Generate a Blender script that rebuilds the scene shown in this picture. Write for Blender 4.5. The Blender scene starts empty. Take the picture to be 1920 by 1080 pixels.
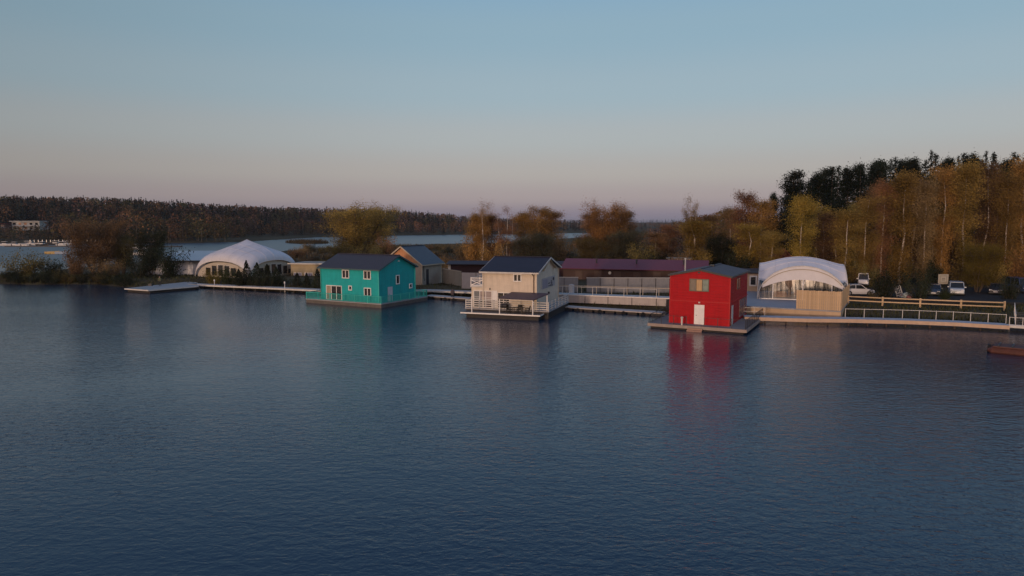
import bpy, math, random
import numpy as np
from mathutils import Vector, Matrix
random.seed(7); RNG = np.random.default_rng(7)
R = math.radians
S = bpy.context.scene
COL = S.collection

# ------------------------------------------------------------------ camera
CAM_H = 11.6; HORIZON = 418.0; FPX = 1280.0
PITCH = math.atan((540 - HORIZON) / FPX)
cam_d = bpy.data.cameras.new('camera'); cam = bpy.data.objects.new('camera', cam_d); COL.objects.link(cam)
cam_d.sensor_width = 36; cam_d.lens = 36 * FPX / 1920; cam_d.clip_start = .5; cam_d.clip_end = 30000
cam.location = (0, 0, CAM_H); cam.rotation_euler = (math.pi / 2 - PITCH, 0, 0)
S.camera = cam
# ------------------------------------------------------------------ world, sun, exposure
SUN_EL, SUN_AZ = 3.0, 208.0            # degrees; azimuth clockwise from +Y (behind the camera, to its left)
sd = (math.sin(R(SUN_AZ)) * math.cos(R(SUN_EL)), math.cos(R(SUN_AZ)) * math.cos(R(SUN_EL)), math.sin(R(SUN_EL)))
W = bpy.data.worlds.new('World'); S.world = W; W.use_nodes = True
nt = W.node_tree; N = nt.nodes; L = nt.links; N.clear()
def nd(t, **kw):
    n = N.new(t)
    for k, v in kw.items(): setattr(n, k, v)
    return n
out = nd('ShaderNodeOutputWorld')
sky = nd('ShaderNodeTexSky', sky_type='NISHITA', sun_disc=False, sun_elevation=R(SUN_EL), sun_rotation=R(SUN_AZ), altitude=120, air_density=1.0, dust_density=1.5, ozone_density=3.0)
tc = nd('ShaderNodeTexCoord'); sep = nd('ShaderNodeSeparateXYZ'); L.new(tc.outputs['Generated'], sep.inputs[0])
asn = nd('ShaderNodeMath', operation='ARCSINE'); L.new(sep.outputs['Z'], asn.inputs[0])
mr = nd('ShaderNodeMapRange'); L.new(asn.outputs[0], mr.inputs['Value'])
mr.inputs['From Min'].default_value = 0; mr.inputs['From Max'].default_value = math.pi / 2
ramp = nd('ShaderNodeValToRGB'); L.new(mr.outputs[0], ramp.inputs[0]); ramp.color_ramp.interpolation = 'EASE'
def lin(r, g, b):
    f = lambda c: c / 12.92 if c <= .04045 else ((c + .055) / 1.055) ** 2.4
    return tuple(f(c / 255) for c in (r, g, b)) + (1,)
# twilight band: mauve shadow of the earth, rosy belt above it, then steel blue to the zenith
stops = [(-.01, (112, 110, 128)), (.5, (136, 128, 145)), (2.2, (165, 152, 157)), (4.2, (174, 165, 163)), (7, (172, 173, 173)), (10.5, (158, 174, 181)),
         (15, (145, 170, 182)), (19, (134, 166, 187)), (30, (124, 158, 192)), (50, (100, 134, 180)), (90, (74, 110, 162))]
cr = ramp.color_ramp
while len(cr.elements) > 1: cr.elements.remove(cr.elements[-1])
for i, (e, c) in enumerate(stops):
    el = cr.elements[0] if i == 0 else cr.elements.new(max(0, e / 90))
    el.position = max(0, e / 90); el.color = lin(*c)
# slow change with azimuth over the whole dome: a little darker away to the left, an orange afterglow low round the sun behind the camera
dot = nd('ShaderNodeVectorMath', operation='DOT_PRODUCT'); L.new(tc.outputs['Generated'], dot.inputs[0]); dot.inputs[1].default_value = (.9, .43, 0)
az = nd('ShaderNodeMapRange', interpolation_type='SMOOTHSTEP'); L.new(dot.outputs['Value'], az.inputs['Value'])
az.inputs['From Min'].default_value = -.45; az.inputs['From Max'].default_value = .45; az.inputs['To Min'].default_value = .70; az.inputs['To Max'].default_value = 1.0
scl = nd('ShaderNodeVectorMath', operation='SCALE'); L.new(ramp.outputs[0], scl.inputs[0]); L.new(az.outputs[0], scl.inputs['Scale'])
dot2 = nd('ShaderNodeVectorMath', operation='DOT_PRODUCT'); L.new(tc.outputs['Generated'], dot2.inputs[0]); dot2.inputs[1].default_value = sd
glow = nd('ShaderNodeMapRange', interpolation_type='SMOOTHSTEP'); L.new(dot2.outputs['Value'], glow.inputs['Value'])
glow.inputs['From Min'].default_value = .35; glow.inputs['From Max'].default_value = 1.0
gs = nd('ShaderNodeVectorMath', operation='SCALE'); gs.inputs[0].default_value = (1.0, .55, .30); L.new(glow.outputs[0], gs.inputs['Scale'])
add = nd('ShaderNodeVectorMath', operation='ADD'); L.new(scl.outputs[0], add.inputs[0]); L.new(gs.outputs[0], add.inputs[1])
bg1 = nd('ShaderNodeBackground'); L.new(sky.outputs[0], bg1.inputs[0]); bg1.inputs[1].default_value = .05
bg2 = nd('ShaderNodeBackground'); L.new(add.outputs[0], bg2.inputs[0]); bg2.inputs[1].default_value = .9
ash = nd('ShaderNodeAddShader'); L.new(bg1.outputs[0], ash.inputs[0]); L.new(bg2.outputs[0], ash.inputs[1]); L.new(ash.outputs[0], out.inputs[0])
sun_d = bpy.data.lights.new('sun', 'SUN'); sun = bpy.data.objects.new('sun', sun_d); COL.objects.link(sun)
sun_d.energy = 1.3; sun_d.color = (1, .68, .47); sun_d.angle = R(3)
sun.rotation_euler = Vector(sd).to_track_quat('Z', 'Y').to_euler(); sun.location = (0, -50, 60)
vs = S.view_settings; vs.view_transform = 'Standard'; vs.look = 'None'; vs.exposure = 0.0; vs.gamma = 1; vs.use_curve_mapping = False
S.cycles.use_denoising = True; S.cycles.denoising_prefilter = 'ACCURATE'; S.cycles.use_adaptive_sampling = False; S.cycles.caustics_reflective = False; S.cycles.caustics_refractive = False; S.cycles.sample_clamp_indirect = 1.5; S.cycles.sample_clamp_direct = 4
S.cycles.max_bounces = 8; S.cycles.transparent_max_bounces = 12

# ------------------------------------------------------------------ helpers
def ray(px, py):
    c, s = math.cos(PITCH), math.sin(PITCH); a = (px - 960) / FPX; b = -(py - 540) / FPX
    return Vector((a, c + b * s, -s + b * c))
def G(px, py, z=0.0):
    "the point of the level z that the photograph shows at this pixel"
    r = ray(px, py); t = (z - CAM_H) / r.z; return Vector((0, 0, CAM_H)) + r * t
def XD(px, d): return ((px - 960) / FPX) * d
def tag(o, label=None, cat=None, group=None, kind=None):
    if label: o['label'] = label
    if cat: o['category'] = cat
    if group: o['group'] = group
    if kind: o['kind'] = kind
    return o
def link(name, me, mat=None, parent=None, loc=(0, 0, 0), rot=(0, 0, 0)):
    o = bpy.data.objects.new(name, me); COL.objects.link(o); o.location = loc; o.rotation_euler = rot
    if parent: o.parent = parent
    if mat and me is not None and len(me.materials) == 0: me.materials.append(mat)
    return o
def empty(name, loc, yaw=0):
    o = bpy.data.objects.new(name, None); COL.objects.link(o); o.location = loc; o.rotation_euler = (0, 0, yaw); o.empty_display_size = .5
    return o
class MB:
    def __init__(s): s.v = []; s.f = []
    def add(s, vs, fs):
        n = len(s.v); s.v += [tuple(v) for v in vs]; s.f += [tuple(i + n for i in f) for f in fs]; return s
    def box(s, x0, x1, y0, y1, z0, z1):
        x0, x1 = min(x0, x1), max(x0, x1); y0, y1 = min(y0, y1), max(y0, y1); z0, z1 = min(z0, z1), max(z0, z1)
        v = [(x, y, z) for z in (z0, z1) for x, y in ((x0, y0), (x1, y0), (x1, y1), (x0, y1))]
        return s.add(v, [(3, 2, 1, 0), (4, 5, 6, 7), (0, 1, 5, 4), (1, 2, 6, 5), (2, 3, 7, 6), (3, 0, 4, 7)])
    def bar(s, p, q, w, h=None, up=(0, 0, 1)):
        "a straight piece from p to q, w wide and h high"
        h = h or w; p = Vector(p); q = Vector(q); d = (q - p).normalized(); u = Vector(up)
        if abs(d.dot(u)) > .95: u = Vector((1, 0, 0))
        a = d.cross(u).normalized() * w / 2; b = a.cross(d).normalized() * h / 2
        v = [e + i * a + j * b for e in (p, q) for i, j in ((-1, -1), (1, -1), (1, 1), (-1, 1))]
        return s.add(v, [(0, 1, 2, 3), (7, 6, 5, 4), (0, 4, 5, 1), (1, 5, 6, 2), (2, 6, 7, 3), (3, 7, 4, 0)])
    def tube(s, pts, rad, n=6, cap=True):
        pts = [Vector(p) for p in pts]; rad = rad if hasattr(rad, '__len__') else [rad] * len(pts); base = len(s.v)
        for i, p in enumerate(pts):
            d = (pts[min(i + 1, len(pts) - 1)] - pts[max(i - 1, 0)]).normalized()
            u = Vector((1, 0, 0)) if abs(d.x) < .8 else Vector((0, 1, 0))
            a = d.cross(u).normalized(); b = d.cross(a)
            for k in range(n):
                t = 2 * math.pi * k / n; s.v.append(tuple(p + rad[i] * (math.cos(t) * a + math.sin(t) * b)))
        for i in range(len(pts) - 1):
            for k in range(n):
                k2 = (k + 1) % n; s.f.append((base + i * n + k, base + i * n + k2, base + (i + 1) * n + k2, base + (i + 1) * n + k))
        if cap:
            s.f.append(tuple(base + k for k in range(n))[::-1]); s.f.append(tuple(base + (len(pts) - 1) * n + k for k in range(n)))
        return s
    def prism(s, poly, z0, z1):
        n = len(poly); v = [(x, y, z0) for x, y in poly] + [(x, y, z1) for x, y in poly]
        area = sum(poly[i][0] * poly[(i + 1) % n][1] - poly[(i + 1) % n][0] * poly[i][1] for i in range(n))
        f = [tuple(range(n))[::-1], tuple(range(n, 2 * n))] + [(i, (i + 1) % n, n + (i + 1) % n, n + i) for i in range(n)]
        if area < 0: f = [t[::-1] for t in f]
        return s.add(v, f)
    def slab(s, quad, th):
        "a sloped sheet with thickness th below its four top corners"
        q = [Vector(p) for p in quad]; n = (q[1] - q[0]).cross(q[3] - q[0]).normalized()
        if n.z < 0: q = q[::-1]; n = -n
        lo = [p - n * th for p in q]
        return s.add(q + lo, [(0, 1, 2, 3), (7, 6, 5, 4)] + [(i + 4, (i + 1) % 4 + 4, (i + 1) % 4, i) for i in range(4)])
    def mesh(s, name):
        me = bpy.data.meshes.new(name); me.from_pydata(s.v, [], s.f); me.update(); return me
    def build(s, name, mat, parent=None, loc=(0, 0, 0), rot=(0, 0, 0), smooth=False):
        me = s.mesh(name)
        if smooth: me.polygons.foreach_set('use_smooth', [True] * len(me.polygons))
        return link(name, me, mat, parent, loc, rot)
_cache = {}
def piece(name, size, mat, parent, loc, rot=(0, 0, 0)):
    "one of many alike blocks: shares its mesh with every block of the same size; origin at the middle of its base"
    k = (name, tuple(round(x, 3) for x in size), mat.name)
    if k not in _cache:
        a, b, c = size; me = MB().box(-a / 2, a / 2, -b / 2, b / 2, 0, c).mesh(name); me.materials.append(mat); _cache[k] = me
    return link(name, _cache[k], None, parent, loc, rot)
def bulk(name, V, F4, tint=None, col=None, smooth=False):
    "a mesh straight from arrays: V (n,3), F4 (m,4) or (m,3)"
    me = bpy.data.meshes.new(name); k = F4.shape[1]
    me.vertices.add(len(V)); me.vertices.foreach_set('co', V.astype(np.float32).ravel())
    me.loops.add(F4.size); me.loops.foreach_set('vertex_index', F4.astype(np.int32).ravel())
    me.polygons.add(len(F4)); me.polygons.foreach_set('loop_start', np.arange(0, F4.size, k, dtype=np.int32))
    if tint is not None: a = me.attributes.new('tint', 'FLOAT', 'POINT'); a.data.foreach_set('value', tint.astype(np.float32))
    if col is not None: a = me.attributes.new('hue', 'FLOAT_COLOR', 'POINT'); a.data.foreach_set('color', col.astype(np.float32).ravel())
    me.update(calc_edges=True); me.validate()
    if smooth: me.polygons.foreach_set('use_smooth', np.ones(len(F4), bool))
    return me

# ------------------------------------------------------------------ materials
MATS = {}
def mat(name, col, rough=.7, noise=.12, scale=1.5, bump=0.0, bscale=8.0, metal=0, spec=.35, stretch=(1, 1, 1), objrand=0, alpha=1):
    if name in MATS: return MATS[name]
    m = bpy.data.materials.new(name); m.use_nodes = True; t = m.node_tree; n = t.nodes; l = t.links
    b = n['Principled BSDF']; b.inputs['Roughness'].default_value = rough; b.inputs['Metallic'].default_value = metal
    b.inputs['Specular IOR Level'].default_value = spec; b.inputs['Alpha'].default_value = alpha
    co = n.new('ShaderNodeTexCoord'); mp = n.new('ShaderNodeMapping'); l.new(co.outputs['Object'], mp.inputs[0]); mp.inputs['Scale'].default_value = stretch
    no = n.new('ShaderNodeTexNoise'); l.new(mp.outputs[0], no.inputs['Vector']); no.inputs['Scale'].default_value = scale; no.inputs['Detail'].default_value = 6; no.inputs['Roughness'].default_value = .65
    r = n.new('ShaderNodeMapRange'); l.new(no.outputs[0], r.inputs[0]); r.inputs[1].default_value = .25; r.inputs[2].default_value = .75; r.inputs[3].default_value = 1 - noise; r.inputs[4].default_value = 1 + noise
    v = n.new('ShaderNodeVectorMath'); v.operation = 'SCALE'; v.inputs[0].default_value = col[:3]; l.new(r.outputs[0], v.inputs['Scale'])
    last = v.outputs[0]
    if objrand:
        oi = n.new('ShaderNodeObjectInfo'); r2 = n.new('ShaderNodeMapRange'); l.new(oi.outputs['Random'], r2.inputs[0]); r2.inputs[3].default_value = 1 - objrand; r2.inputs[4].default_value = 1 + objrand
        v2 = n.new('ShaderNodeVectorMath'); v2.operation = 'SCALE'; l.new(last, v2.inputs[0]); l.new(r2.outputs[0], v2.inputs['Scale']); last = v2.outputs[0]
    l.new(last, b.inputs['Base Color'])
    if bump:
        n2 = n.new('ShaderNodeTexNoise'); l.new(mp.outputs[0], n2.inputs['Vector']); n2.inputs['Scale'].default_value = bscale; n2.inputs['Detail'].default_value = 4
        bp = n.new('ShaderNodeBump'); bp.inputs['Strength'].default_value = 1; bp.inputs['Distance'].default_value = bump; l.new(n2.outputs[0], bp.inputs['Height']); l.new(bp.outputs[0], b.inputs['Normal'])
    MATS[name] = m; return m
def siding(name, col, pitch, axis='z', depth=.02, rough=.65, noise=.1):
    "painted boards or ribbed sheet: relief repeats every pitch metres along one object axis"
    m = mat(name, col, rough, noise, .8, stretch=(1, 1, 2.2)); t = m.node_tree; n = t.nodes; l = t.links
    co = n.new('ShaderNodeTexCoord'); sx = n.new('ShaderNodeSeparateXYZ'); l.new(co.outputs['Object'], sx.inputs[0])
    # sun-bleached and water-streaked paint: long vertical blotches
    mp = n.new('ShaderNodeMapping'); mp.inputs['Scale'].default_value = (2.2, 2.2, .3); l.new(co.outputs['Object'], mp.inputs[0]); ns = n.new('ShaderNodeTexNoise'); ns.inputs['Scale'].default_value = 1.1; ns.inputs['Detail'].default_value = 8; ns.inputs['Roughness'].default_value = .7; l.new(mp.outputs[0], ns.inputs['Vector'])
    mrs = n.new('ShaderNodeMapRange'); l.new(ns.outputs[0], mrs.inputs[0]); mrs.inputs[1].default_value = .35; mrs.inputs[2].default_value = .7; mrs.inputs[3].default_value = 1.06; mrs.inputs[4].default_value = .84
    bsdf = n['Principled BSDF']; src0 = bsdf.inputs['Base Color'].links[0].from_socket; sc = n.new('ShaderNodeVectorMath'); sc.operation = 'SCALE'; l.new(src0, sc.inputs[0]); l.new(mrs.outputs[0], sc.inputs['Scale']); l.new(sc.outputs[0], bsdf.inputs['Base Color'])
    if axis == 'xy': a0 = n.new('ShaderNodeMath'); a0.operation = 'ADD'; l.new(sx.outputs['X'], a0.inputs[0]); l.new(sx.outputs['Y'], a0.inputs[1]); src = a0.outputs[0]
    else: src = sx.outputs[axis.upper()]
    d = n.new('ShaderNodeMath'); d.operation = 'DIVIDE'; l.new(src, d.inputs[0]); d.inputs[1].default_value = pitch
    f = n.new('ShaderNodeMath'); f.operation = 'FRACT' if axis == 'z' else 'PINGPONG'; l.new(d.outputs[0], f.inputs[0])
    if axis != 'z': f.inputs[1].default_value = .5
    bp = n.new('ShaderNodeBump'); bp.inputs['Distance'].default_value = depth; bp.inputs['Strength'].default_value = 1; l.new(f.outputs[0], bp.inputs['Height']); l.new(bp.outputs[0], n['Principled BSDF'].inputs['Normal'])
    return m
def leafmat(name, col, var=.45, trans=.25):
    m = bpy.data.materials.new(name); m.use_nodes = True; t = m.node_tree; n = t.nodes; l = t.links
    n.remove(n['Principled BSDF']); o = n['Material Output']
    at = n.new('ShaderNodeAttribute'); at.attribute_name = 'tint'; oi = n.new('ShaderNodeObjectInfo')
    hs = n.new('ShaderNodeHueSaturation'); hs.inputs['Color'].default_value = (*col, 1)
    r = n.new('ShaderNodeMapRange'); l.new(at.outputs['Fac'], r.inputs[0]); r.inputs[3].default_value = 1 - var; r.inputs[4].default_value = 1 + var
    r2 = n.new('ShaderNodeMapRange'); l.new(oi.outputs['Random'], r2.inputs[0]); r2.inputs[3].default_value = .68; r2.inputs[4].default_value = 1.28
    mu = n.new('ShaderNodeMath'); mu.operation = 'MULTIPLY'; l.new(r.outputs[0], mu.inputs[0]); l.new(r2.outputs[0], mu.inputs[1]); l.new(mu.outputs[0], hs.inputs['Value'])
    r3 = n.new('ShaderNodeMapRange'); l.new(oi.outputs['Random'], r3.inputs[0]); r3.inputs[3].default_value = .487; r3.inputs[4].default_value = .514; l.new(r3.outputs[0], hs.inputs['Hue'])
    d = n.new('ShaderNodeBsdfDiffuse'); tr = n.new('ShaderNodeBsdfTranslucent'); mx = n.new('ShaderNodeMixShader'); mx.inputs[0].default_value = trans
    l.new(hs.outputs[0], d.inputs[0]); l.new(hs.outputs[0], tr.inputs[0]); l.new(d.outputs[0], mx.inputs[1]); l.new(tr.outputs[0], mx.inputs[2]); l.new(mx.outputs[0], o.inputs[0])
    MATS[name] = m; return m
def huemat(name):
    m = bpy.data.materials.new(name); m.use_nodes = True; n = m.node_tree.nodes; l = m.node_tree.links; b = n['Principled BSDF']
    at = n.new('ShaderNodeAttribute'); at.attribute_name = 'hue'; l.new(at.outputs['Color'], b.inputs['Base Color']); b.inputs['Roughness'].default_value = .9; b.inputs['Specular IOR Level'].default_value = .1
    MATS[name] = m; return m
def glassmat(name, col=(.015, .018, .022), rough=.06):
    m = mat(name, col, rough, .3, .9, spec=.5); return m

M_white = mat('white_paint', (.72, .70, .68), .5)
M_offw = mat('weathered_white', (.55, .53, .50), .65, .2)
M_glass = glassmat('dark_glass')
M_curt = mat('curtained_glass', (.32, .26, .19), .15, .45, 1.2, stretch=(6, 6, .4), spec=.5)
M_teal = siding('teal_cladding', (.010, .37, .375), .16, 'z', .012)
M_tealp = mat('lightened_teal_paint', (.045, .46, .40), .6)  # lighter than the cladding: railing's shading contrast with the wall put into colour
M_roofd = siding('slate_roof', (.040, .034, .044), .35, 'xy', .02, .55)
M_cream = siding('cream_cladding', (.65, .56, .455), .14, 'z', .012)
M_creamp = mat('cream_paint', (.56, .49, .40), .6)
M_red = siding('red_cladding', (.42, .003, .010), .3, 'z', .05)
M_redtrim = mat('red_trim', (.42, .01, .014), .6)
M_dark = mat('dark_metal', (.03, .03, .035), .5)
M_deckg = mat('grey_decking', (.30, .30, .32), .75, .2, .7, .01, 3, stretch=(.4, 6, 1))
M_deckd = mat('dark_decking', (.10, .10, .11), .75, .2, .7, .01, 3, stretch=(.4, 6, 1))
M_wood = mat('pale_timber', (.50, .36, .22), .75, .18, 1.5, .004, 10, stretch=(6, 6, .6), objrand=.12)
M_plank = mat('weathered_plank', (.40, .37, .34), .8, .22, 2, .004, 10, objrand=.14)
M_hull = mat('dark_hull', (.03, .026, .024), .7, .3)
M_float = mat('pontoon_side', (.11, .10, .09), .8, .3)
M_tyre = mat('black_rubber', (.012, .012, .012), .8)
M_tarp = mat('white_membrane', (.62, .61, .64), .6, .10, .5, .06, .7); M_tarp2 = mat('shade_toned_membrane', (.55, .55, .59), .6, .12, .5, .08, .6)  # second membrane: shade on the left marquee put into a darker colour
M_maroon = siding('maroon_sheet', (.135, .026, .042), .4, 'xy', .03, .55)
M_brown = siding('dark_brown_board', (.040, .017, .014), .25, 'xy', .01)
M_greyf = siding('grey_profiled_sheet', (.20, .205, .225), .2, 'xy', .03, .55, .14)
M_skirt = siding('pale_grey_sheet', (.42, .38, .37), .25, 'xy', .02, .6, .12)
M_bluer = siding('blue_grey_roof', (.055, .066, .085), .3, 'xy', .03, .5)
M_beige = mat('beige_render', (.30, .27, .23), .85, .15, .7)
M_steel = mat('galvanised', (.42, .42, .42), .45, .1, metal=.5)
M_bark_b = mat('birch_bark', (.42, .37, .33), .8, .4, 6, stretch=(1, 1, 3))
M_bark = mat('brown_bark', (.075, .055, .042), .9, .3, 4)
LEAF = dict(
    yellow=leafmat('leaf_yellow', (.29, .195, .045)), gold=leafmat('leaf_gold', (.285, .195, .056)), orange=leafmat('leaf_orange', (.300, .168, .056)),
    rust=leafmat('leaf_rust', (.245, .128, .066)), olive=leafmat('leaf_olive', (.150, .118, .044)), brown=leafmat('leaf_brown', (.200, .130, .066)),
    grey=leafmat('leaf_greygreen', (.070, .066, .040)), dark=leafmat('leaf_dark', (.030, .036, .021)), spruce=leafmat('needles_spruce', (.016, .024, .019)),
    pine=leafmat('needles_pine', (.020, .027, .019)), green=leafmat('leaf_green', (.050, .064, .020)), lime=leafmat('leaf_lime', (.180, .145, .030)))

# ------------------------------------------------------------------ land and water
near_shore = [(400, 40), (140, 50), (85, 62), (66, 69), (57, 73.5), (51, 77.5), (44, 79.8), (38, 80.5), (33, 82), (29, 84), (20, 89), (8, 94.5), (-6, 106.5), (-14, 109.5), (-31, 112.2), (-45, 118.2),
    (-57, 123.6), (-62, 125), (-70, 123.6), (-77, 128), (-84, 129.5), (-91, 128.5), (-98, 130.2), (-105, 131), (-109.5, 133), (-111.5, 136), (-110, 141), (-106, 150), (-109, 163), (-108, 178), (-102, 200),
    (-93, 224), (-95, 240), (-92, 262), (-86, 277), (-84, 290), (-78, 293), (-66, 330), (-50, 342), (-44, 352), (-22, 364), (8, 405), (30, 470), (52, 516), (75, 560), (120, 640), (165, 735), (220, 800), (400, 850), (9000, 900), (9000, 40)]
far_shore = [(-9000, 300), (-900, 330), (-420, 372), (-300, 392), (-230, 396), (-187, 394), (-165, 420), (-160, 500), (-157, 562), (-120, 610), (-90, 650), (-42, 682), (20, 730), (70, 775), (120, 800), (160, 812), (200, 815), (9000, 900), (9000, 20000), (-9000, 20000)]
island = [(-134, 404), (-128, 392), (-118, 380), (-110, 376), (-104, 384), (-106, 396), (-112, 405), (-124, 409)]
def sdist(P, poly):
    "signed distance to a polygon, positive inside"
    A = np.array(poly, float); B = np.roll(A, -1, 0); best = np.full(len(P), 1e18); ins = np.zeros(len(P), bool)
    for a, b in zip(A, B):
        e = b - a; t = np.clip(((P - a) @ e) / (e @ e), 0, 1); d = P - a - t[:, None] * e; best = np.minimum(best, (d ** 2).sum(1))
        c = ((a[1] <= P[:, 1]) & (P[:, 1] < b[1])) | ((b[1] <= P[:, 1]) & (P[:, 1] < a[1]))
        if abs(e[1]) > 1e-9: ins ^= c & (P[:, 0] < a[0] + (P[:, 1] - a[1]) / e[1] * e[0])
    return np.where(ins, 1, -1) * np.sqrt(best)
def sm(x): x = np.clip(x, 0, 1); return x * x * (3 - 2 * x)
def hill(P, s2):
    d = np.hypot(P[:, 0], P[:, 1]); px = 960 + FPX * P[:, 0] / np.maximum(P[:, 1], 1)
    amp = np.interp(px, [-600, 0, 350, 600, 860, 1000, 1250, 1500, 2500], [20, 18, 14, 11, 8, 3, 3, 6, 10])
    return amp * sm((s2 - 12) / 190) + 9 * sm((d - 1200) / 1500)
def terrain(P):
    P = np.atleast_2d(np.asarray(P, float)); wob = .12 * np.sin(P[:, 0] * .9 + P[:, 1] * .3) + .1 * np.sin(P[:, 1] * .7 - P[:, 0] * .2)
    s1 = sdist(P, near_shore) + 2 * wob; s2 = sdist(P, far_shore) + 8 * wob; s3 = sdist(P, island) + wob
    bank = lambda s, w: np.where(s < 0, np.maximum(s * .35, -1.6), .12 + .9 * sm(s / w))
    h1 = bank(s1, 5) + .25 * sm((s1 - 20) / 25) * (s1 > 0) + 3 * sm((P[:, 0] - 60) / 60) * sm((P[:, 1] - 120) / 50) * (s1 > 0)
    h2 = bank(s2, 8) + np.where(s2 > 0, hill(P, s2), 0); h3 = bank(s3, 4) * .6
    return np.maximum(np.maximum(h1, h2), h3) + np.where(s1 > 4, wob * .3, 0)
def gz(x, y): return float(terrain([(x, y)])[0])
th = np.radians(np.linspace(-70, 70, 421)); rr = np.concatenate([np.linspace(58, 150, 150), np.geomspace(151, 900, 130), np.geomspace(920, 14000, 40)])
TT, RR = np.meshgrid(th, rr); PX = np.stack([np.sin(TT) * RR, np.cos(TT) * RR], -1).reshape(-1, 2)
Z = terrain(PX); nt_, nr_ = len(th), len(rr)
idx = np.arange(nt_ * nr_).reshape(nr_, nt_)
F = np.stack([idx[:-1, :-1], idx[:-1, 1:], idx[1:, 1:], idx[1:, :-1]], -1).reshape(-1, 4)[:, ::-1]
M_ground = mat('dry_grass_ground', (.060, .050, .028), .95, .55, .12, .15, 1.2, spec=.1)
tag(link('ground', bulk('ground', np.c_[PX, Z], F, smooth=True), M_ground), kind='structure')

def water_material():
    m = bpy.data.materials.new('lake_water'); m.use_nodes = True; t = m.node_tree; n = t.nodes; l = t.links; b = n['Principled BSDF']
    b.inputs['Base Color'].default_value = (.008, .030, .064, 1); b.inputs['Roughness'].default_value = .06; b.inputs['IOR'].default_value = 1.333; b.inputs['Specular IOR Level'].default_value = .5
    co = n.new('ShaderNodeTexCoord')
    def layer(scale, stretch, rot, amp, detail=3, dist=.6):
        mp = n.new('ShaderNodeMapping'); mp.inputs['Rotation'].default_value = (0, 0, R(rot)); mp.inputs['Scale'].default_value = stretch; l.new(co.outputs['Object'], mp.inputs[0])
        x = n.new('ShaderNodeTexNoise'); x.inputs['Scale'].default_value = scale; x.inputs['Detail'].default_value = detail; x.inputs['Distortion'].default_value = dist; l.new(mp.outputs[0], x.inputs['Vector'])
        k = n.new('ShaderNodeMath'); k.operation = 'MULTIPLY'; k.inputs[1].default_value = amp; l.new(x.outputs[0], k.inputs[0]); return k.outputs[0]
    def addn(a, c): k = n.new('ShaderNodeMath'); k.operation = 'ADD'; l.new(a, k.inputs[0]); l.new(c, k.inputs[1]); return k.outputs[0]
    fine = addn(layer(2.6, (.6, 1, 1), 14, .054), layer(6.0, (.7, 1, 1), -14, .020))
    patch = layer(.035, (.5, 1, 1), 10, 1.0, 2, .3)                       # gusts: where the ripples are stronger or weaker
    pr = n.new('ShaderNodeMapRange'); l.new(patch, pr.inputs[0]); pr.inputs[1].default_value = .35; pr.inputs[2].default_value = .65; pr.inputs[3].default_value = .45; pr.inputs[4].default_value = 1.35
    fm = n.new('ShaderNodeMath'); fm.operation = 'MULTIPLY'; l.new(fine, fm.inputs[0]); l.new(pr.outputs[0], fm.inputs[1])
    h = addn(fm.outputs[0], layer(.6, (.4, 1, 1), 18, .030, 2))
    # the inlet behind the point: ripples too small and far to tell apart, so a softer gloss takes over from relief
    sy = n.new('ShaderNodeSeparateXYZ'); l.new(co.outputs['Object'], sy.inputs[0]); le = n.new('ShaderNodeMapRange'); l.new(sy.outputs['Y'], le.inputs[0])
    le.inputs[1].default_value = 125; le.inputs[2].default_value = 190; le.inputs[3].default_value = 1; le.inputs[4].default_value = .36
    rg = n.new('ShaderNodeMapRange'); l.new(sy.outputs['Y'], rg.inputs[0]); rg.inputs[1].default_value = 110; rg.inputs[2].default_value = 210; rg.inputs[3].default_value = .04; rg.inputs[4].default_value = .33; l.new(rg.outputs[0], b.inputs['Roughness'])
    hm = n.new('ShaderNodeMath'); hm.operation = 'MULTIPLY'; l.new(h, hm.inputs[0]); l.new(le.outputs[0], hm.inputs[1]); h = hm.outputs[0]
    bp = n.new('ShaderNodeBump'); bp.inputs['Strength'].default_value = 1; bp.inputs['Distance'].default_value = 1.0; l.new(h, bp.inputs['Height']); l.new(bp.outputs[0], b.inputs['Normal'])
    return m
wm = MB(); wr = [0, 40, 120, 400, 1500, 6000, 14000]
wme = MB().add([(-14000, -14000, 0), (14000, -14000, 0), (14000, 14000, 0), (-14000, 14000, 0)], [(0, 1, 2, 3)])
tag(wme.build('lake', water_material()), kind='structure')
lb = MB().add([(-14000, -14000, -4), (14000, -14000, -4), (14000, 14000, -4), (-14000, 14000, -4)], [(0, 1, 2, 3)])
tag(lb.build('lake_bed_ground', mat('silt', (.03, .028, .02), .95)), kind='structure')
park = [(46, 93), (58, 88.5), (80, 86), (110, 90), (104, 108), (70, 108), (52, 106)]
pz = max(gz(x, y) for x, y in park) + .12
tag(MB().prism(park, pz - .5, pz).build('car_park_ground', mat('asphalt', (.034, .034, .036), .95, .25, .8, spec=.1)), kind='structure')

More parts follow.
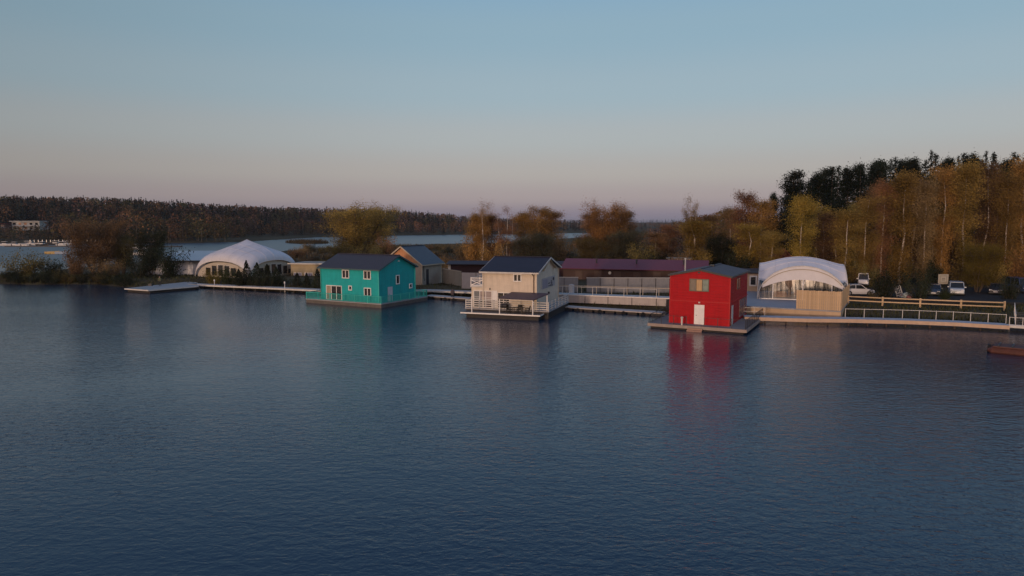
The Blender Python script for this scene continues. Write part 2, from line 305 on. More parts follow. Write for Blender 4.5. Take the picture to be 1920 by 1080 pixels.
# ------------------------------------------------------------------ trees
def quads(C, s, el=.6, flat=None):
    n = len(C); u = RNG.normal(size=(n, 3)); u /= np.linalg.norm(u, axis=1)[:, None]; w = RNG.normal(size=(n, 3))
    if flat is not None: u[:, 2] *= flat; u /= np.linalg.norm(u, axis=1)[:, None]; w[:, 2] *= flat
    v = np.cross(u, w); v = np.cross(v, u) if False else v; v /= np.linalg.norm(v, axis=1)[:, None] + 1e-9
    s = np.asarray(s).reshape(-1, 1) * np.ones((n, 1)); a = u * s; b = v * s * el
    V = np.stack([C - a, C - b * .9, C + a, C + b], 1).reshape(-1, 3)
    return V, np.arange(4 * n).reshape(n, 4)
def tree_variant(kind, seed):
    "unit-scale tree meshes (trunk, crown): height 1 about 18 m is kept in metres so leaves stay leaf-sized"
    rnd = random.Random(seed); g = np.random.default_rng(seed); tr = MB(); pts = []; sizes = []
    def limb(p, d, ln, r, n=4, bend=.15, lift=0.0):
        P = [Vector(p)]; d = Vector(d).normalized()
        for i in range(n):
            d = (d + Vector((rnd.uniform(-bend, bend), rnd.uniform(-bend, bend), rnd.uniform(-bend, bend) + lift))).normalized(); P.append(P[-1] + d * ln / n)
        tr.tube(P, [r * (1 - .8 * i / n) for i in range(n + 1)], 5, False); return P
    if kind in ('birch', 'aspen', 'sparse'):
        H = 18; fork = kind == 'sparse'
        lead = [Vector((0, 0, -.4))] + [Vector((rnd.uniform(-.25, .25), rnd.uniform(-.25, .25), H * t)) for t in (.12, .3, .5, .7, .88, 1.0)]
        tr.tube(lead, [.15, .135, .12, .10, .075, .04, .012], 7)
        nb = 74 if kind != 'sparse' else 40
        leads = [lead]
        if fork:
            l2 = [Vector((0, 0, 1.0)), Vector((1.1, .2, H * .25)), Vector((2.0, .1, H * .5)), Vector((2.4, .3, H * .75)), Vector((2.7, .2, H * .95))]; tr.tube(l2, [.10, .09, .07, .045, .015], 6); leads.append(l2)
            l3 = [Vector((0, 0, .8)), Vector((-1.0, -.2, H * .25)), Vector((-1.5, -.1, H * .5)), Vector((-1.8, .3, H * .82))]; tr.tube(l3, [.09, .075, .05, .015], 6); leads.append(l3)
        n_stem = len(tr.f)
        for k in range(nb):
            ld = leads[k % len(leads)]; t = rnd.uniform(.1 if kind != 'sparse' else .3, .97); j = min(int(t * (len(ld) - 1)), len(ld) - 2); f = t * (len(ld) - 1) - j
            p = ld[j].lerp(ld[j + 1], f); a = rnd.uniform(0, 6.283)
            prof = (.35 + .65 * math.sin(math.pi * min(1, (1 - t) * 1.25 + .1)) ** .8)
            ln = (2.6 if kind == 'birch' else 2.9 if kind == 'aspen' else 2.6) * prof * rnd.uniform(.7, 1.15)
            P = limb(p, (math.cos(a), math.sin(a), rnd.uniform(.6, 1.2) if kind != 'aspen' else rnd.uniform(1.0, 2.0)), ln, .026, 4, .18, -.08 if kind != 'aspen' else .03)
            m = int((270 if kind != 'sparse' else 420) * (.6 + prof * .6))
            if kind == 'sparse' and t > .72: m = int(m * .22)
            tt = g.uniform(.25, 1.08, m); q = np.array([tuple(P[min(int(x * 4), 3)].lerp(P[min(int(x * 4), 3) + 1], x * 4 - min(int(x * 4), 3))) for x in tt])
            q += g.normal(size=(m, 3)) * [.42, .42, .55]; q[:, 2] -= np.abs(g.normal(size=m)) * .35; pts.append(q); sizes.append(g.uniform(.055, .125, m))
    elif kind == 'round':
        H = 15
        for k in range(6):
            a = k * 1.05 + rnd.uniform(-.3, .3); top = limb((rnd.uniform(-.4, .4), rnd.uniform(-.4, .4), -.3), (math.cos(a) * .45, math.sin(a) * .45, 1), H * rnd.uniform(.55, .8), .24, 6, .12)
            for p in top[2:]:
                for b in range(6):
                    a2 = rnd.uniform(0, 6.283); P = limb(p, (math.cos(a2), math.sin(a2), rnd.uniform(.1, 1.0)), rnd.uniform(2, 4.2), .06, 4, .2)
                    for e in P[2:]:
                        m = 84; q = np.array([tuple(e)] * m) + g.normal(size=(m, 3)) * [.6, .6, .55]; pts.append(q); sizes.append(g.uniform(.065, .135, m))
    elif kind == 'bush':
        H = 5
        for k in range(20):
            a = rnd.uniform(0, 6.283); P = limb((rnd.uniform(-.9, .9), rnd.uniform(-.9, .9), -.2), (math.cos(a) * .8, math.sin(a) * .8, rnd.uniform(.7, 1.6)), rnd.uniform(2.6, 5.0), .05, 5, .15)
            for e in P[1:]:
                m = 36; q = np.array([tuple(e)] * m) + g.normal(size=(m, 3)) * [.42, .42, .38]; q[:, 2] = np.maximum(q[:, 2], .02); pts.append(q); sizes.append(g.uniform(.07, .15, m))
    elif kind == 'spruce':
        H = 18; tr.tube([(0, 0, -.4), (0, 0, H * .5), (.05, 0, H * .99)], [.22, .13, .015], 7); z = H * .08
        while z < H * .985:
            t = z / H; rad = 3.1 * (1 - t) ** .85 * rnd.uniform(.85, 1.1) + .12; nb = 9 if t < .7 else 6
            for k in range(nb):
                a = rnd.uniform(0, 6.283); rl = rad * rnd.uniform(.75, 1.1); m = max(12, int(24 * rl)); x = g.uniform(.08, 1, m) ** .8
                c = np.stack([np.cos(a) * rl * x, np.sin(a) * rl * x, z + rnd.uniform(-.3, .3) - .28 * rl * x + .12 * rl * x ** 3], 1) + g.normal(size=(m, 3)) * (.05 + .16 * x[:, None]) * [1, 1, .6]
                pts.append(c); sizes.append(g.uniform(.10, .19, m) * (1.1 - .4 * t))
            z += .36 + .28 * (1 - t)
    elif kind == 'pine':
        H = 18; ld = [Vector((0, 0, -.4)), Vector((.1, 0, H * .35)), Vector((-.1, .15, H * .7)), Vector((.15, 0, H * .98))]; tr.tube(ld, [.24, .2, .13, .03], 7)
        for k in range(74):
            t = rnd.uniform(.16, .99); j = min(int(t * 3), 2); p = ld[j].lerp(ld[j + 1], t * 3 - j); a = rnd.uniform(0, 6.283)
            ln = 3.3 * (1 - max(0, t - .55) / .5) ** .7 * rnd.uniform(.55, 1.05) + .25; P = limb(p, (math.cos(a), math.sin(a), rnd.uniform(0, .45)), ln, .06, 3, .15, .06)
            for e in P[1:]:
                m = 70; q = np.array([tuple(e)] * m) + g.normal(size=(m, 3)) * [.5, .5, .32]; pts.append(q); sizes.append(g.uniform(.07, .16, m))
    elif kind == 'cone':     # young garden conifer
        H = 3
        tr.tube([(0, 0, -.2), (0, 0, H * .9)], [.06, .01], 5); m = 1500; t = g.uniform(0, 1, m) ** 1.3; a = g.uniform(0, 6.283, m)
        lob = 1 + .25 * np.sin(a * 3 + t * 9 + seed) + .15 * np.sin(t * 40); r = .85 * (1 - t) ** .75 * lob * g.uniform(.35, 1.05, m) ** .5
        pts.append(np.stack([np.cos(a) * r, np.sin(a) * r, t * H + .03], 1)); sizes.append(g.uniform(.05, .11, m))
    C = np.concatenate(pts); s = np.concatenate(sizes); V, Fq = quads(C, s, .6, .6 if kind in ('spruce', 'pine') else None)
    # clumps of lighter and darker leaves
    ph = g.uniform(0, 6, 3); cl = .5 + .28 * np.sin(C[:, 0] * 1.7 + ph[0]) * np.sin(C[:, 1] * 1.5 + ph[1]) + .2 * np.sin(C[:, 2] * 1.3 + ph[2]); ti = np.clip(cl + g.normal(size=len(C)) * .2, 0, 1)
    me = bulk('crown', V, Fq, tint=np.repeat(ti, 4)); tm = tr.mesh('trunk'); tm.polygons.foreach_set('use_smooth', [True] * len(tm.polygons))
    tm.materials.append(M_bark_b if kind in ('birch', 'sparse', 'aspen') else M_bark)
    if kind in ('birch', 'sparse', 'aspen'):
        tm.materials.append(M_bark); tm.polygons.foreach_set('material_index', [0 if i < n_stem else 1 for i in range(len(tm.polygons))])
    me.materials.append(LEAF['olive'])
    rad = float(np.percentile(np.hypot(C[:, 0], C[:, 1]), 95)); return dict(H=float(np.percentile(C[:, 2], 99.7)), W=2 * rad, trunk=tm, crown=me)
VAR = {k: [tree_variant(k, 11 * i + 5 + hash_) for i in range(n)] for hash_, (k, n) in enumerate((('birch', 4), ('aspen', 3), ('sparse', 2), ('round', 2), ('bush', 3), ('spruce', 3), ('pine', 3), ('cone', 2)))}
NAMES = dict(birch='birch_tree', aspen='aspen_tree', sparse='birch_tree', round='willow_tree', bush='shrub', spruce='spruce_tree', pine='pine_tree', cone='young_conifer')
CATS = dict(birch='tree', aspen='tree', sparse='tree', round='tree', bush='shrub', spruce='tree', pine='tree', cone='shrub')
_tc = [0]
def tree(kind, px, ytop, d, wpx, hue, label, group=None, y0=None):
    "a tree whose foot is d metres ahead in the direction of px; its top and width follow from the angle at which they show"
    _tc[0] += 1; v = VAR[kind][_tc[0] % len(VAR[kind])]; x = XD(px, d); z = gz(x, d)
    top = CAM_H - (ytop - HORIZON) / FPX * d; h = top - z; w = wpx / FPX * d
    o = empty(NAMES[kind], (x, d, z - .03), random.uniform(0, 6.283)); sw = w / v['W'] * 1.0; sh = h / v['H']
    o.scale = (sw, sw, sh)
    link('trunk', v['trunk'], None, o); c = link('crown', v['crown'], None, o)
    c.material_slots[0].link = 'OBJECT'; c.material_slots[0].material = LEAF[hue]
    tag(o, label, CATS[kind], group); return o

g_r = 'autumn trees behind the car park'; g_c = 'dark conifers crowning the right hand wood'; g_m = 'autumn trees behind the maroon sheds'
# ---- front row of the wood on the right
for a in [
    ('birch', 1500, 366, 114, 52, 'yellow', 'yellow birch with narrow pointed crown rising behind the arched white marquee'),
    ('aspen', 1543, 398, 117, 46, 'brown', 'short brown aspen behind the middle of the arched white marquee'),
    ('birch', 1588, 392, 112, 54, 'gold', 'golden birch at the right end of the arched white marquee, lower than its neighbours'),
    ('birch', 1622, 368, 114, 50, 'gold', 'olive gold birch straight above the white van'),
    ('birch', 1652, 338, 118, 48, 'rust', 'rusty brown birch with pale straight trunk, above the gap beside the white van'),
    ('aspen', 1690, 322, 116, 58, 'gold', 'tall gold aspen above the slanted white lattice'),
    ('birch', 1730, 340, 113, 46, 'brown', 'brown thin-leaved birch left of the signboard, lower than the gold aspen above the lattice'),
    ('birch', 1765, 312, 114, 50, 'orange', 'tall orange birch with white trunk standing right behind the signboard'),
    ('aspen', 1806, 304, 112, 56, 'gold', 'tall gold aspen with bright white trunk just left of the yellow willow'),
    ('birch', 1846, 305, 115, 54, 'brown', 'tall brown birch rising straight behind the yellow willow'),
    ('birch', 1882, 330, 112, 52, 'gold', 'olive birch standing just right of the yellow willow'),
    ('aspen', 1914, 294, 113, 60, 'orange', 'orange aspen at the right edge of the photo, tallest of the leafy trees'),
    ('birch', 1955, 292, 114, 60, 'orange', 'orange birch cut by the right edge of the photo'),
]: tree(*a, group=g_r)
# second row fills between
for px, yt, d, w, h, lab in [
    (1530, 385, 126, 44, 'gold', 'gold birch in the second row, between the yellow birch and the brown aspen'),
    (1568, 405, 124, 44, 'rust', 'rusty birch in the second row behind the blue hut roof'),
    (1606, 380, 126, 46, 'olive', 'olive birch in the second row, left of the white van'),
    (1640, 352, 128, 46, 'brown', 'brown birch in the second row, over the right side of the white van'),
    (1672, 345, 126, 48, 'olive', 'olive birch in the second row, above the dark round shrub'),
    (1712, 332, 128, 50, 'brown', 'brown birch in the second row, right of the gold aspen above the lattice'),
    (1748, 325, 127, 48, 'olive', 'olive birch in the second row, left of the signboard'),
    (1787, 318, 128, 48, 'brown', 'brown birch in the second row, above the silver blue car'),
    (1825, 318, 127, 50, 'olive', 'olive birch in the second row, left of the tall brown birch'),
    (1865, 318, 126, 50, 'gold', 'gold birch in the second row, right of the tall brown birch'),
    (1898, 322, 127, 50, 'olive', 'olive birch in the second row, left of the orange aspen at the edge')]:
    tree('birch' if px % 4 else 'aspen', px, yt, d, w, h, lab, g_r)
# low leafy stuff under them
for px, yt, d, w, h, k, lab in [
    (1838, 452, 101, 68, 'lime', 'round', 'yellow green willow on the shore bank behind the timber guard rail'),
    (1662, 502, 93.4, 52, 'dark', 'bush', 'dark round shrub beside the white van'),
    (1724, 503, 93, 50, 'dark', 'bush', 'dark shrub left of the navy car'),
    (1898, 514, 92, 44, 'dark', 'bush', 'dark shrub right of the navy car with white stripes, at the photo edge'),
    (1776, 540, 91.5, 26, 'green', 'bush', 'small green shrub before the gap between navy car and silver blue car'),
    (1640, 546, 92, 22, 'olive', 'bush', 'small olive shrub in front of the nose of the white sedan'),
    (1628, 490, 112, 40, 'olive', 'bush', 'olive shrub behind the white van'),
    (1745, 488, 112, 44, 'dark', 'bush', 'dark shrub behind the signboard, on its left'),
    (1800, 495, 112, 44, 'olive', 'bush', 'olive shrub behind the silver blue car'),
    (1872, 490, 108, 40, 'gold', 'bush', 'golden shrub right behind the yellow willow'),
    (1915, 470, 108, 50, 'orange', 'bush', 'orange leaved shrub at the right photo edge above the dark shrub'),
    (1590, 498, 116, 44, 'brown', 'bush', 'brown shrub at the right rear corner of the arched marquee'),
    (1690, 480, 120, 50, 'olive', 'bush', 'olive shrub in front of the grey hut roof'),
    ]: tree(k, px, yt, d, w, h, lab, 'undergrowth shrubs at the edge of the car park')
# ---- conifers along the skyline on the right
for k, px, yt, d, w, lab in [
    ('pine', 1447, 363, 146, 28, 'small pine on the left flank of the dark wood'),
    ('pine', 1484, 322, 142, 62, 'big round-headed pine, first at the left end of the dark wood'),
    ('spruce', 1462, 392, 146, 40, 'low spruce under the big round-headed pine'),
    ('spruce', 1512, 346, 150, 46, 'spruce in the notch right of the big round-headed pine'),
    ('pine', 1542, 317, 146, 60, 'broad pine above the middle of the arched marquee'),
    ('spruce', 1578, 319, 149, 44, 'spruce next right of the broad pine'),
    ('pine', 1602, 309, 150, 48, 'pine above the right end of the arched marquee'),
    ('pine', 1634, 303, 147, 56, 'broad-headed pine above the white van'),
    ('spruce', 1662, 303, 150, 40, 'pointed spruce left of the close pair of pines'),
    ('pine', 1683, 304, 148, 42, 'left pine of a close pair above the slanted lattice'),
    ('pine', 1704, 301, 150, 40, 'right pine of a close pair above the slanted lattice'),
    ('spruce', 1735, 287, 140, 40, 'tallest pointed spruce standing clear of the skyline'),
    ('pine', 1768, 299, 150, 38, 'pine right of the tallest pointed spruce'),
    ('spruce', 1786, 297, 148, 32, 'left spruce of two slim ones above the silver blue car'),
    ('spruce', 1800, 296, 151, 30, 'right spruce of two slim ones above the silver blue car'),
    ('pine', 1820, 300, 149, 40, 'pine between the slim spruces and the twin spruces'),
    ('spruce', 1837, 288, 147, 34, 'left one of the twin spruces above the yellow willow'),
    ('spruce', 1851, 290, 150, 32, 'right one of the twin spruces above the yellow willow'),
    ('pine', 1876, 302, 149, 44, 'pine right of the twin spruces'),
    ('spruce', 1896, 296, 150, 34, 'spruce left of the orange aspen at the photo edge'),
    ('pine', 1925, 291, 149, 50, 'pine at the right edge of the photo, behind the orange aspen')]:
    tree(k, px, yt, d, w, k, lab, g_c)
for i, px in enumerate(range(1475, 1960, 19)):
    yt = np.interp(px, [1470, 1500, 1540, 1600, 1700, 1800, 1960], [374, 334, 322, 310, 302, 298, 296]); k = 'spruce' if i % 3 else 'pine'
    tree(k, px + random.uniform(-5, 5), yt + random.uniform(-8, 8), 136 + random.uniform(-4, 4), 56, k, 'dark conifer deep inside the right hand wood, behind the leafy trees', 'dark conifers inside the right hand wood')
# ---- middle right
for a in [
    ('round', 1136, 380, 172, 80, 'orange', 'broad orange rust tree above the left part of the maroon roof'),
    ('birch', 1108, 398, 175, 40, 'rust', 'thin rusty birch on the left side of the broad orange rust tree'),
    ('birch', 1168, 396, 178, 44, 'brown', 'brown birch on the right side of the broad orange rust tree'),
    ('round', 1112, 442, 160, 62, 'olive', 'low olive willow above the left end of the maroon roof'),
    ('round', 1168, 430, 158, 70, 'grey', 'low grey green willow in front of the broad orange rust tree'),
    ('bush', 1204, 452, 152, 50, 'olive', 'olive shrub above the middle of the maroon roof'),
    ('birch', 1228, 436, 165, 50, 'rust', 'low rusty birch above the right part of the maroon roof'),
    ('birch', 1256, 420, 168, 48, 'rust', 'rusty birch left of the tall thin-topped birch'),
    ('sparse', 1293, 370, 150, 40, 'gold', 'tall birch with a bare forked top, above the red house'),
    ('aspen', 1300, 412, 146, 66, 'yellow', 'bright yellow aspen under the tall thin-topped birch'),
    ('birch', 1334, 402, 158, 46, 'brown', 'brown birch between the yellow aspen and the two tall rusty birches'),
    ('round', 1352, 438, 140, 60, 'dark', 'dark willow over the right slope of the roof of the red house'),
    ('birch', 1368, 388, 152, 48, 'brown', 'brown birch left of the two tall rusty birches'),
    ('birch', 1394, 360, 142, 50, 'rust', 'tall rusty birch above the beige kiosk'),
    ('birch', 1424, 374, 140, 54, 'orange', 'orange birch left of the small pine, leaning on the tall rusty birch'),
    ('birch', 1405, 418, 128, 58, 'yellow', 'yellow leaved young birch in front of the tall rusty birch'),
    ('birch', 1447, 432, 124, 46, 'gold', 'low gold birch left of the dark red gabled hut'),
    ('bush', 1320, 468, 138, 44, 'gold', 'gold shrub right above the chimney pipe of the red house'),
    ('bush', 1275, 470, 140, 44, 'brown', 'brown shrub behind the pale roof hatch on the maroon roof'),
    ('bush', 1385, 470, 126, 60, 'dark', 'dark green shrub behind the beige kiosk'),
]: tree(*a, group=g_m)
# ---- middle
for a in [
    ('sparse', 905, 379, 168, 58, 'orange', 'rusty birch with pale trunks and a bare top, behind the cream house roof'),
    ('birch', 893, 400, 171, 36, 'orange', 'low orange birch crowding the left side of the rusty birch with pale trunks'),
    ('birch', 921, 402, 170, 36, 'orange', 'low orange birch crowding the right side of the rusty birch with pale trunks'),
    ('sparse', 950, 389, 164, 44, 'rust', 'nearly bare birch with a forked white trunk above the cream house ridge'),
    ('birch', 984, 397, 172, 46, 'orange', 'slim orange birch at the left of the orange trio'),
    ('birch', 1008, 387, 170, 54, 'orange', 'tallest orange birch, middle one of the orange trio'),
    ('birch', 1036, 396, 173, 54, 'orange', 'orange birch at the right of the orange trio'),
    ('round', 1002, 432, 152, 86, 'grey', 'wide grey green willow in front of the orange trio'),
    ('bush', 1048, 440, 160, 40, 'brown', 'brown shrub at the right foot of the orange trio'),
    ('bush', 886, 432, 172, 44, 'orange', 'rusty shrub left of the birch with pale trunks'),
    ('bush', 925, 452, 160, 50, 'orange', 'orange shrub between the two pale trunked birches'),
    ('bush', 866, 455, 200, 40, 'brown', 'brown shrub by the river, left of the rusty birch'),
    ('round', 675, 384, 200, 142, 'gold', 'large spreading willow with olive brown crown behind the teal house'),
    ('bush', 725, 440, 195, 40, 'rust', 'rusty shrub at the right foot of the large willow'),
    ('bush', 640, 452, 190, 50, 'olive', 'olive shrub at the left foot of the large willow'),
    ('bush', 690, 455, 188, 60, 'olive', 'olive shrub at the middle foot of the large willow'),
]: tree(*a, group='trees and shrubs behind the two left houses')
for i in range(60):
    px = random.uniform(552, 905); d = random.uniform(150, 275); x = XD(px, d)
    if sdist(np.array([[x, d]]), near_shore)[0] < 5: continue
    tree('bush', px, HORIZON + (CAM_H - gz(x, d) - random.uniform(1.2, 3.0)) / d * FPX, d, random.uniform(18, 42), random.choice(['brown', 'olive', 'grey', 'brown']), 'brown scrub bush on the riverside meadow', 'scrub bushes on the riverside meadow')
for i in range(46):
    px = random.uniform(1040, 1430); d = random.uniform(138, 200); x = XD(px, d)
    tree('bush', px, HORIZON + (CAM_H - gz(x, d) - random.uniform(2.0, 4.5)) / d * FPX, d, random.uniform(26, 48), random.choice(['brown', 'olive', 'grey', 'dark']), 'thick dusky bush behind the maroon sheds', 'dusky bushes behind the maroon sheds')
# ---- left point
for a in [
    ('round', 178, 408, 137, 92, 'brown', 'orange brown willow, largest tree on the left point'),
    ('round', 232, 436, 140, 56, 'olive', 'dark olive tree on the right of the orange brown willow'),
    ('round', 282, 428, 139, 54, 'dark', 'tall dark tree beside the white flat roofed building'),
    ('bush', 318, 456, 134, 56, 'dark', 'dark bushy tree right at the corner of the white flat roofed building'),
    ('bush', 262, 462, 133, 50, 'dark', 'dark bush under the tall dark tree'),
    ('bush', 45, 470, 137, 84, 'olive', 'olive bush at the very tip of the left point'),
    ('bush', 92, 486, 136, 62, 'dark', 'low dark bush between the tip bush and the orange brown willow'),
    ('bush', 140, 462, 136, 50, 'brown', 'brown bush at the left foot of the orange brown willow'),
    ('bush', 200, 482, 133, 60, 'brown', 'brown bush at the right foot of the orange brown willow'),
    ('bush', 12, 505, 134, 34, 'dark', 'lowest dark bush at the left photo edge'),
]: tree(*a, group='trees on the left point')
for i in range(30):
    px = random.uniform(2, 232); x = XD(px, 131); dd = next((d for d in np.arange(121, 140, .5) if sdist(np.array([[XD(px, d), d]]), near_shore)[0] > .3), 131) + random.uniform(0, 2.0)
    tree('bush', px, HORIZON + (CAM_H - .3 - random.uniform(.9, 2.6)) / dd * FPX, dd, random.uniform(18, 40), random.choice(['dark', 'dark', 'olive']), 'dark waterside bush at the foot of the left point', 'waterside bushes along the left point')
for px, yt, d, w, h, k, lab in [
    (398, 503, 123.5, 34, 'lime', 'bush', 'yellow green shrub in front of the left arch of the domed marquee'),
    (427, 499, 122.5, 36, 'green', 'bush', 'green shrub right of the yellow green one by the domed marquee'),
    (446, 504, 121.5, 20, 'dark', 'cone', 'young conifer left of the tallest one'),
    (461, 488, 121, 26, 'dark', 'cone', 'tallest young conifer by the front corner of the domed marquee'),
    (481, 492, 121, 28, 'dark', 'cone', 'young conifer, second tallest, right of the tallest'),
    (500, 495, 120, 28, 'dark', 'cone', 'wide young conifer in the middle of the right arch of the domed marquee'),
    (517, 500, 119.5, 24, 'dark', 'cone', 'young conifer before the red clothing in the right arch'),
    (490, 510, 118.5, 34, 'dark', 'bush', 'low dark shrub filling the space under the two middle conifers'),
    (452, 507, 120, 40, 'dark', 'bush', 'dark shrub filling the hedge left of the tallest young conifer'),
    (474, 505, 119.6, 40, 'dark', 'bush', 'dark shrub filling the hedge right of the tallest young conifer'),
    (512, 508, 118.6, 40, 'dark', 'bush', 'dark shrub at the right end of the hedge by the domed marquee'),
    (556, 511, 118, 18, 'dark', 'cone', 'young conifer in front of the low yellowish building, left one'),
    (574, 511, 117, 16, 'dark', 'cone', 'young conifer in front of the low yellowish building, middle one'),
    (594, 503, 116, 22, 'dark', 'cone', 'young conifer touching the left corner of the teal house'),
]: tree(k, px, yt, d, w, h, lab, 'shrubs along the boardwalk by the domed marquee')

# ---- woods far off: one mass each
def wood(name, trees, per):
    "trees: (x, y, z, h, w, hue rgb, conifer?) - crowns of leaf clumps and thin pale stems"
    VV = []; FF = []; CC = []; n = 0
    for x, y, z, h, w, c, con in trees:
        m = per; t = RNG.uniform(0, 1, m)
        if con: t = t ** 1.1; r = w / 2 * (1 - t) ** .8 * (.75 + .25 * np.sin(t * 44)) * RNG.uniform(.2, 1, m) ** .5; zz = z + h * (.06 + .95 * t)
        else: r = w / 2 * np.sqrt(np.clip(1 - (2 * t - 1) ** 2, 0, 1)) * RNG.uniform(.15, 1, m) ** .5; zz = z + h * (.16 + .84 * t)
        a = RNG.uniform(0, 6.283, m); C = np.stack([x + np.cos(a) * r, y + np.sin(a) * r, zz], 1); s = RNG.uniform(.5, 1.0, m) * (.062 * h if con else .06 * h) * (1.15 - .55 * t if con else 1)
        V, Fq = quads(C, s, .65, .7 if con else None); VV.append(V); FF.append(Fq + n); n += len(V)
        k = RNG.uniform(.6, 1.5) * np.clip(1 + .22 * RNG.normal(size=m) + .15 * np.sin(a * 2 + x), .35, 1.8); CC.append(np.repeat(np.c_[np.outer(k, c), np.ones(m)], 4, 0))
        q = np.array([[x - .02 * h * .5, y, z - 1], [x + .02 * h * .5, y, z - 1], [x + .006 * h, y, z + h * .7], [x - .006 * h, y, z + h * .7]]); VV.append(q); FF.append(np.array([[0, 1, 2, 3]]) + n); n += 4
        CC.append(np.repeat([[.10, .085, .075, 1]] if not con else [[.03, .022, .02, 1]], 4, 0))
    o = link(name, bulk(name, np.concatenate(VV), np.concatenate(FF), col=np.concatenate(CC)), MATS.get('wood_hue') or huemat('wood_hue')); tag(o, kind='stuff'); return o
HUE = dict(con=(.016, .024, .022), con2=(.022, .028, .022), rust=(.135, .068, .042), orange=(.165, .088, .042), brown=(.080, .054, .034), olive=(.066, .060, .027), gold=(.105, .076, .028), mauve=(.095, .062, .056))
def profile(px): return float(np.interp(px, [-500, 0, 100, 200, 300, 400, 500, 640, 760, 860, 900, 1000, 1060, 1120, 1200, 1300], [355, 367, 368, 369, 374, 381, 386, 390, 394, 402, 408, 411, 412, 414, 417, 418]))
ts = []
for i in range(2300):
    px = RNG.uniform(-420, 985); f = RNG.uniform(0, 1); base = float(np.interp(px, [-500, 200, 340, 430, 480, 600, 900, 1000], [404, 404, 404, 470, 515, 578, 700, 745])); d = base + 230 * f ** 1.1; x = XD(px, d)
    if sdist(np.array([[x, d]]), far_shore)[0] < 6: continue
    if -12 < px < 92 and d < 486: continue
    z = gz(x, d); con = RNG.uniform() < .25 + .6 * f
    top = CAM_H + (HORIZON - profile(px)) / FPX * d; h = max(9, (top - z) * RNG.uniform(.80, .97)) if f > .55 else RNG.uniform(9, 15) * (1 if px < 500 else .8)
    if con and RNG.uniform() < .25 and f > .5: h *= 1.1
    h = min(h, max(8, top - z + 2.2 * (con)))
    ts.append((x, d, z, h, h * (.36 if con else .6) * RNG.uniform(.85, 1.2), HUE[RNG.choice(['con', 'con', 'con2']) if con else RNG.choice(['rust', 'brown', 'olive', 'brown', 'orange', 'mauve'])], con))
for i in range(1300):
    px = RNG.uniform(-420, 985); base = float(np.interp(px, [-500, 200, 340, 430, 480, 600, 900, 1000], [404, 404, 404, 470, 515, 578, 700, 745])); d = base + RNG.uniform(90, 250); x = XD(px, d)
    if -12 < px < 92 and d < 490: continue
    z = gz(x, d); top = CAM_H + (HORIZON - profile(px)) / FPX * d; h = max(7, (top - z) * RNG.uniform(.62, .93)); con = RNG.uniform() < (.75 if h > .8 * (top - z) else .3)
    ts.append((x, d, z, h, h * (.42 if con else .7), HUE[RNG.choice(['con', 'con2']) if con else RNG.choice(['rust', 'brown', 'olive', 'brown', 'mauve'])], con))
for i in range(170):      # behind the villas
    px = RNG.uniform(-25, 110); d = RNG.uniform(490, 640); x = XD(px, d); z = gz(x, d); h = (CAM_H + (HORIZON - profile(px)) / FPX * d - z) * RNG.uniform(.6, 1); con = RNG.uniform() < .6
    ts.append((x, d, z, h, h * (.36 if con else .6), HUE['con' if con else RNG.choice(['rust', 'brown', 'mauve'])], con))
wood('far_forest', ts, 110)
ts = []
for i in range(330):
    px = RNG.uniform(-420, 500); d = RNG.uniform(398, 440); x = XD(px, d)
    if sdist(np.array([[x, d]]), far_shore)[0] < 3: continue
    z = gz(x, d); lim = float(np.interp(px, [-400, 0, 100, 150, 250, 300, 440, 480, 500], [12, 9, 9, 15, 16, 14, 12.5, 6, 3])); h = lim * RNG.uniform(.55, 1.0)
    ts.append((x, d, z, h, h * RNG.uniform(.6, .95), HUE[RNG.choice(['olive', 'olive', 'gold', 'brown', 'con2', 'orange'])], False))
for i in range(420):      # low scrub right down to the far bank
    px = RNG.uniform(-300, 1000); x0 = float(np.interp(px, [-300, 340, 470, 600, 900, 1000], [397, 397, 505, 570, 688, 715])); d = x0 + RNG.uniform(3, 22); x = XD(px, d)
    if sdist(np.array([[x, d]]), far_shore)[0] < 1: continue
    h = RNG.uniform(2, 5); ts.append((x, d, gz(x, d), h, h * 2.2, HUE[RNG.choice(['olive', 'brown', 'con2'])], False))
wood('far_bank_thicket_forest', ts, 120)
ts = []
for i in range(420):
    px = RNG.uniform(900, 1330); d = RNG.uniform(830, 1000) if px < 1190 else RNG.uniform(900, 1500); x = XD(px, d); z = gz(x, d); top = CAM_H + (HORIZON - profile(px) + RNG.uniform(-3, 1)) / FPX * d
    h = float(np.clip(top - z, 5, 20)); con = RNG.uniform() < .45
    ts.append((x, d, z, h, h * (.35 if con else .7), HUE['con' if con else RNG.choice(['mauve', 'brown', 'rust'])], con))
for i in range(260):
    px = RNG.uniform(900, 1400); d = RNG.uniform(1900, 2600); x = XD(px, d); z = gz(x, d); h = RNG.uniform(9, 14); ts.append((x, d, z, h, h * 1.0, HUE['con'], True))
for i in range(230):      # thicket on the near bank of the river, right of the willow row
    px = RNG.uniform(1075, 1440); d = RNG.uniform(215, 420); x = XD(px, d)
    if sdist(np.array([[x, d]]), near_shore)[0] < 8: continue
    h = RNG.uniform(6, 13) * float(np.interp(px, [1075, 1200, 1300, 1440], [.35, .55, 1, 1.2])); ts.append((x, d, gz(x, d), h, h * .7, HUE[RNG.choice(['rust', 'brown', 'olive', 'mauve', 'orange'])], False))
wood('distant_forest', ts, 90)
